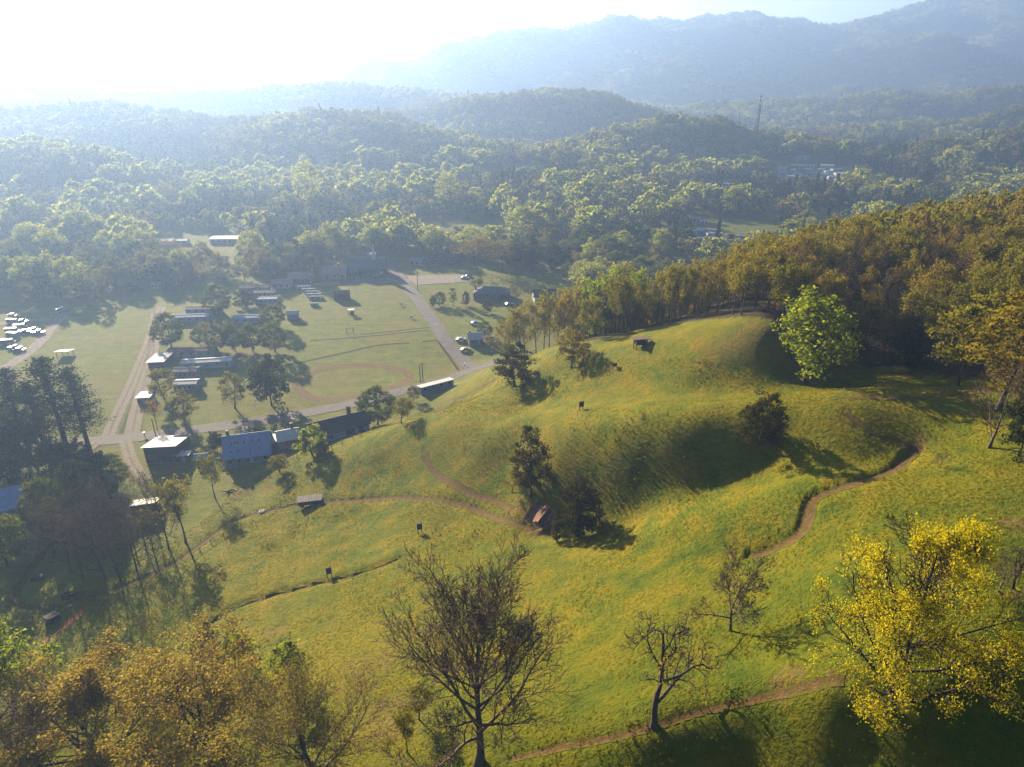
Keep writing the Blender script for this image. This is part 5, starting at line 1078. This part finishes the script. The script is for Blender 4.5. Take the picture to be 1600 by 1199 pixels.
def swing():
    p = cast(547, 521); e = empty('swing_frame', p, .5)
    for x in (-1.5, 1.5):
        for y in (-1, 1): Part().bar((x, y, -.1), (x, 0, 2.3), .07).make('leg', 'pole_wood', e)
    Part().bar((-1.7, 0, 2.3), (1.7, 0, 2.3), .07).make('beam', 'pole_wood', e)
    for x in (-.7, .7): s = Part().box(x - .25, x + .25, -.12, .12, .5, .56).make('seat', 'boards_dark', e); Part().bar((x - .2, 0, .56), (x - .2, 0, 2.25), .02).bar((x + .2, 0, .56), (x + .2, 0, 2.25), .02).make('rope', 'steel', s)
    tag(e, 'dark swing frame standing in the ball field', 'swing')
swing()
def animal(name, px, py, yaw, mat, label, cat, s=1.0):
    me = bpy.data.meshes.new(name)
    V = [(0,0,.62),(.28,0,.64),(.50,0,.66),(.66,0,.84),(.82,0,.86),(.97,0,.78),(-.28,0,.64),(-.45,0,.62),(-.52,0,.48)] ; E = [(0,1),(1,2),(2,3),(3,4),(4,5),(0,6),(6,7),(7,8)]; R = [.19,.19,.14,.09,.085,.05,.19,.13,.025]
    for x, a in ((.36, 1), (-.36, 6)):
        for y in (-.12, .12): n = len(V); V += [(x, y, .45), (x + .02, y * 1.1, .24), (x, y * 1.1, .0)]; E += [(a, n), (n, n+1), (n+1, n+2)]; R += [.075, .045, .04]
    n = len(V); V += [(.80, .09, .95), (.80, -.09, .95)]; E += [(4, n), (4, n+1)]; R += [.025, .025]
    me.from_pydata(V, E, []); me.materials.append(M[mat]); p = cast(px, py); o = link(bpy.data.objects.new(name, me)); o.location = p; o.rotation_euler = (0, 0, math.radians(yaw)); o.scale = (s,) * 3
    sk = o.modifiers.new('skin', 'SKIN'); 
    for i, r in enumerate(R): me.skin_vertices[0].data[i].radius = (r, r)
    me.skin_vertices[0].data[0].use_root = True
    o.modifiers.new('smooth', 'SUBSURF').levels = 1; tag(o, label, cat); return o
animal('goat', 628, 478, 200, 'animal_white', 'white goat grazing beside the straight road, farther one', 'goat', 1.5); animal('goat', 643, 498, 20, 'animal_white', 'white goat grazing beside the straight road, nearer one', 'goat', 1.5)
def scrap(px, py, label, mats, n, seed, sp=1.2, name='scrap_pile'):
    p = cast(px, py); e = empty(name, p, .2); rs = np.random.RandomState(seed)
    for q in range(n): a = Vector((rs.uniform(-sp, sp), rs.uniform(-sp*.6, sp*.6), rs.uniform(.05, .5))); d = Vector((rs.randn(), rs.randn() * .5, rs.uniform(-.1, .2))).normalized() * rs.uniform(.6, 1.4) * sp; Part().bar(a, a + d, rs.uniform(.08, .16), 6).make('log', mats[q % len(mats)], e)
    tag(e, label, 'pile')
scrap(360, 768, 'heap of pale and dark logs at the foot of the pasture', ['pole_wood', 'sack_white', 'boards_dark'], 9, 3); scrap(110, 932, 'heap of dark logs inside the track loop', ['boards_dark', 'pole_wood'], 12, 5, 1.6); scrap(178, 712, 'stack of pale timbers beside the lane mouth', ['boards_weathered', 'sack_white', 'boards_dark'], 9, 8, 1.3)
e = building('utility_trailer', 74, 976, 1.6, 2.2, 1.3, .3, -30, 'boards_dark', 'boards_dark', 'small black trailer tilted on the red bank', 'trailer', 'shed', over=.1, found=False)
for y in (-.5, .5): Part().cyl((y, .2), .3, -.95, -.82, 10, axis='x').make('wheel', 'black_rubber', e); Part().cyl((y, .2), .3, .82, .95, 10, axis='x').make('wheel', 'black_rubber', e)
t = empty('water_trough', cast(58, 906), .2); Part().box(-1.1, 1.1, -.35, .35, 0, .5).make('basin', 'boards_dark', t); Part().cyl((.9, .2), .28, .5, 1.0, 10).make('bucket', 'sack_white', t); tag(t, 'dark trough with a white bucket inside the track loop', 'trough')
def mailbox(px, py, label):
    e = empty('mailbox', cast(px, py), 0); Part().box(-.07, .07, -.07, .07, -.1, 1.0).make('post', 'pole_wood', e); b = Part().box(-.2, .2, -.4, .4, 1.0, 1.35).make('box', 'white_paint', e); Part().box(.2, .23, -.1, .1, 1.2, 1.4).make('flag', 'paint_red', b); tag(e, label, 'mailbox')
mailbox(226, 682, 'white mailbox on the road edge by the gravel lane'); mailbox(726, 573, 'white roadside marker at the junction corner')
# fences
def fence(name, pix, label, step=2.4, h=1.15, rails=2, mat='boards_weathered'):
    pl = spline([cast(*p)[:2] for p in pix], step); e0 = Vector((pl[0][0], pl[0][1], float(gh(*pl[0])))); e = empty(name, e0); prev = None
    for q in pl:
        p = Vector((q[0], q[1], float(gh(*q)))) - e0; Part().box(p.x - .07, p.x + .07, p.y - .07, p.y + .07, p.z - .3, p.z + h).make('post', mat, e)
        if prev is not None:
            for r in range(rails): z = h * (.9 - .42 * r); Part().bar(prev + Vector((0, 0, z)), p + Vector((0, 0, z)), .05).make('rail', mat, e)
        prev = p
    tag(e, label, 'fence')
fence('rail_fence', [(396,752),(420,742),(450,726),(478,710),(500,703)], 'wooden rail fence along the foot of the pasture below the farmhouse', mat='boards_weathered'); fence('rail_fence', [(505,706),(535,695),(565,682)], 'pale rail fence along the bank below the long dark roofed house')
fence('wire_fence', [(683,534),(700,557),(714,578)], 'weedy fence beside the straight road', 3.0, 1.1, 2, 'pole_wood'); fence('wire_fence', [(300,872),(330,850),(365,830)], 'dark fence posts between the thicket and the dirt track', 3.0, 1.1, 1, 'pole_wood')
# ---------------------------------------------------------------- grass tufts over the near pasture (one mass)
rsg = np.random.RandomState(9)
def tuft(seed, n, r, h, mat):
    rs = np.random.RandomState(seed); V = []; F = []
    for k in range(n):
        x, y = rs.randn(2) * r * .5; a = rs.rand() * 6.28; hh = h * rs.uniform(.5, 1.2); w = .035 * rs.uniform(.8, 1.6); lx, ly = rs.randn(2) * hh * .35; c, s = math.cos(a) * w, math.sin(a) * w
        b = len(V); V += [(x - c, y - s, -.03), (x + c, y + s, -.03), (x + lx + c * .3, y + ly + s * .3, hh), (x + lx - c * .3, y + ly - s * .3, hh)]; F.append((b, b+1, b+2, b+3))
    me = bpy.data.meshes.new('tuft'); me.from_pydata(V, [], F); me.materials.append(M[mat]); return me
def grow_grass():
    gx, gy = jitter_grid(-120, 130, 22, 190, .55)
    gz = gh(gx, gy); px, py, fw = to_px(gx, gy, gz); m = (px > -40) & (px < 1640) & (py > 560) & (gz > 2.2) & ~woods_mask(gx, gy)
    dens = fbm(gx / 5, gy / 5, 3); m &= rsg.rand(len(gx)) < np.clip(.75 + dens, .2, 1) * np.clip(150 / np.maximum(fw, 60), .4, 1)
    gx, gy, gz = gx[m], gy[m], gz[m]
    ok = np.ones(len(gx), bool)
    for (nm, mt, pxs, w, dep), pl in zip(TRACKS, tr_world):
        lo = pl.min(0) - w; hi = pl.max(0) + w; c = np.where((gx > lo[0]) & (gx < hi[0]) & (gy > lo[1]) & (gy < hi[1]))[0]
        if len(c) == 0: continue
        d = np.full(len(c), 1e9)
        for q in pl[::2]: d = np.minimum(d, np.hypot(gx[c] - q[0], gy[c] - q[1]))
        ok[c[d < w * .42]] = False
    gx, gy, gz = gx[ok], gy[ok], gz[ok]; n = len(gx); print('GRASS', n)
    v = fbm(gx / 9 + 3, gy / 9, 3); s = np.clip(rsg.uniform(.4, .85, n) * (1 + .8 * v), .3, 1.2)
    ix = rsg.randint(0, 3, n); ix[(v > .4) & (rsg.rand(n) < .2)] = 3
    bodies = [bpy.data.objects.new('t%d' % k, tuft(k, 16, .34, .20, 'grass_blade')) for k in range(3)] + [bpy.data.objects.new('t3', tuft(9, 18, .30, .36, 'weed_blade'))]
    return instancer('grass', bodies, np.stack([gx, gy, gz], 1), np.stack([s, s, s], 1), rsg.uniform(0, 6.28, n), 'tufted golden green pasture grass on the near hills', None, ix)
grow_grass()
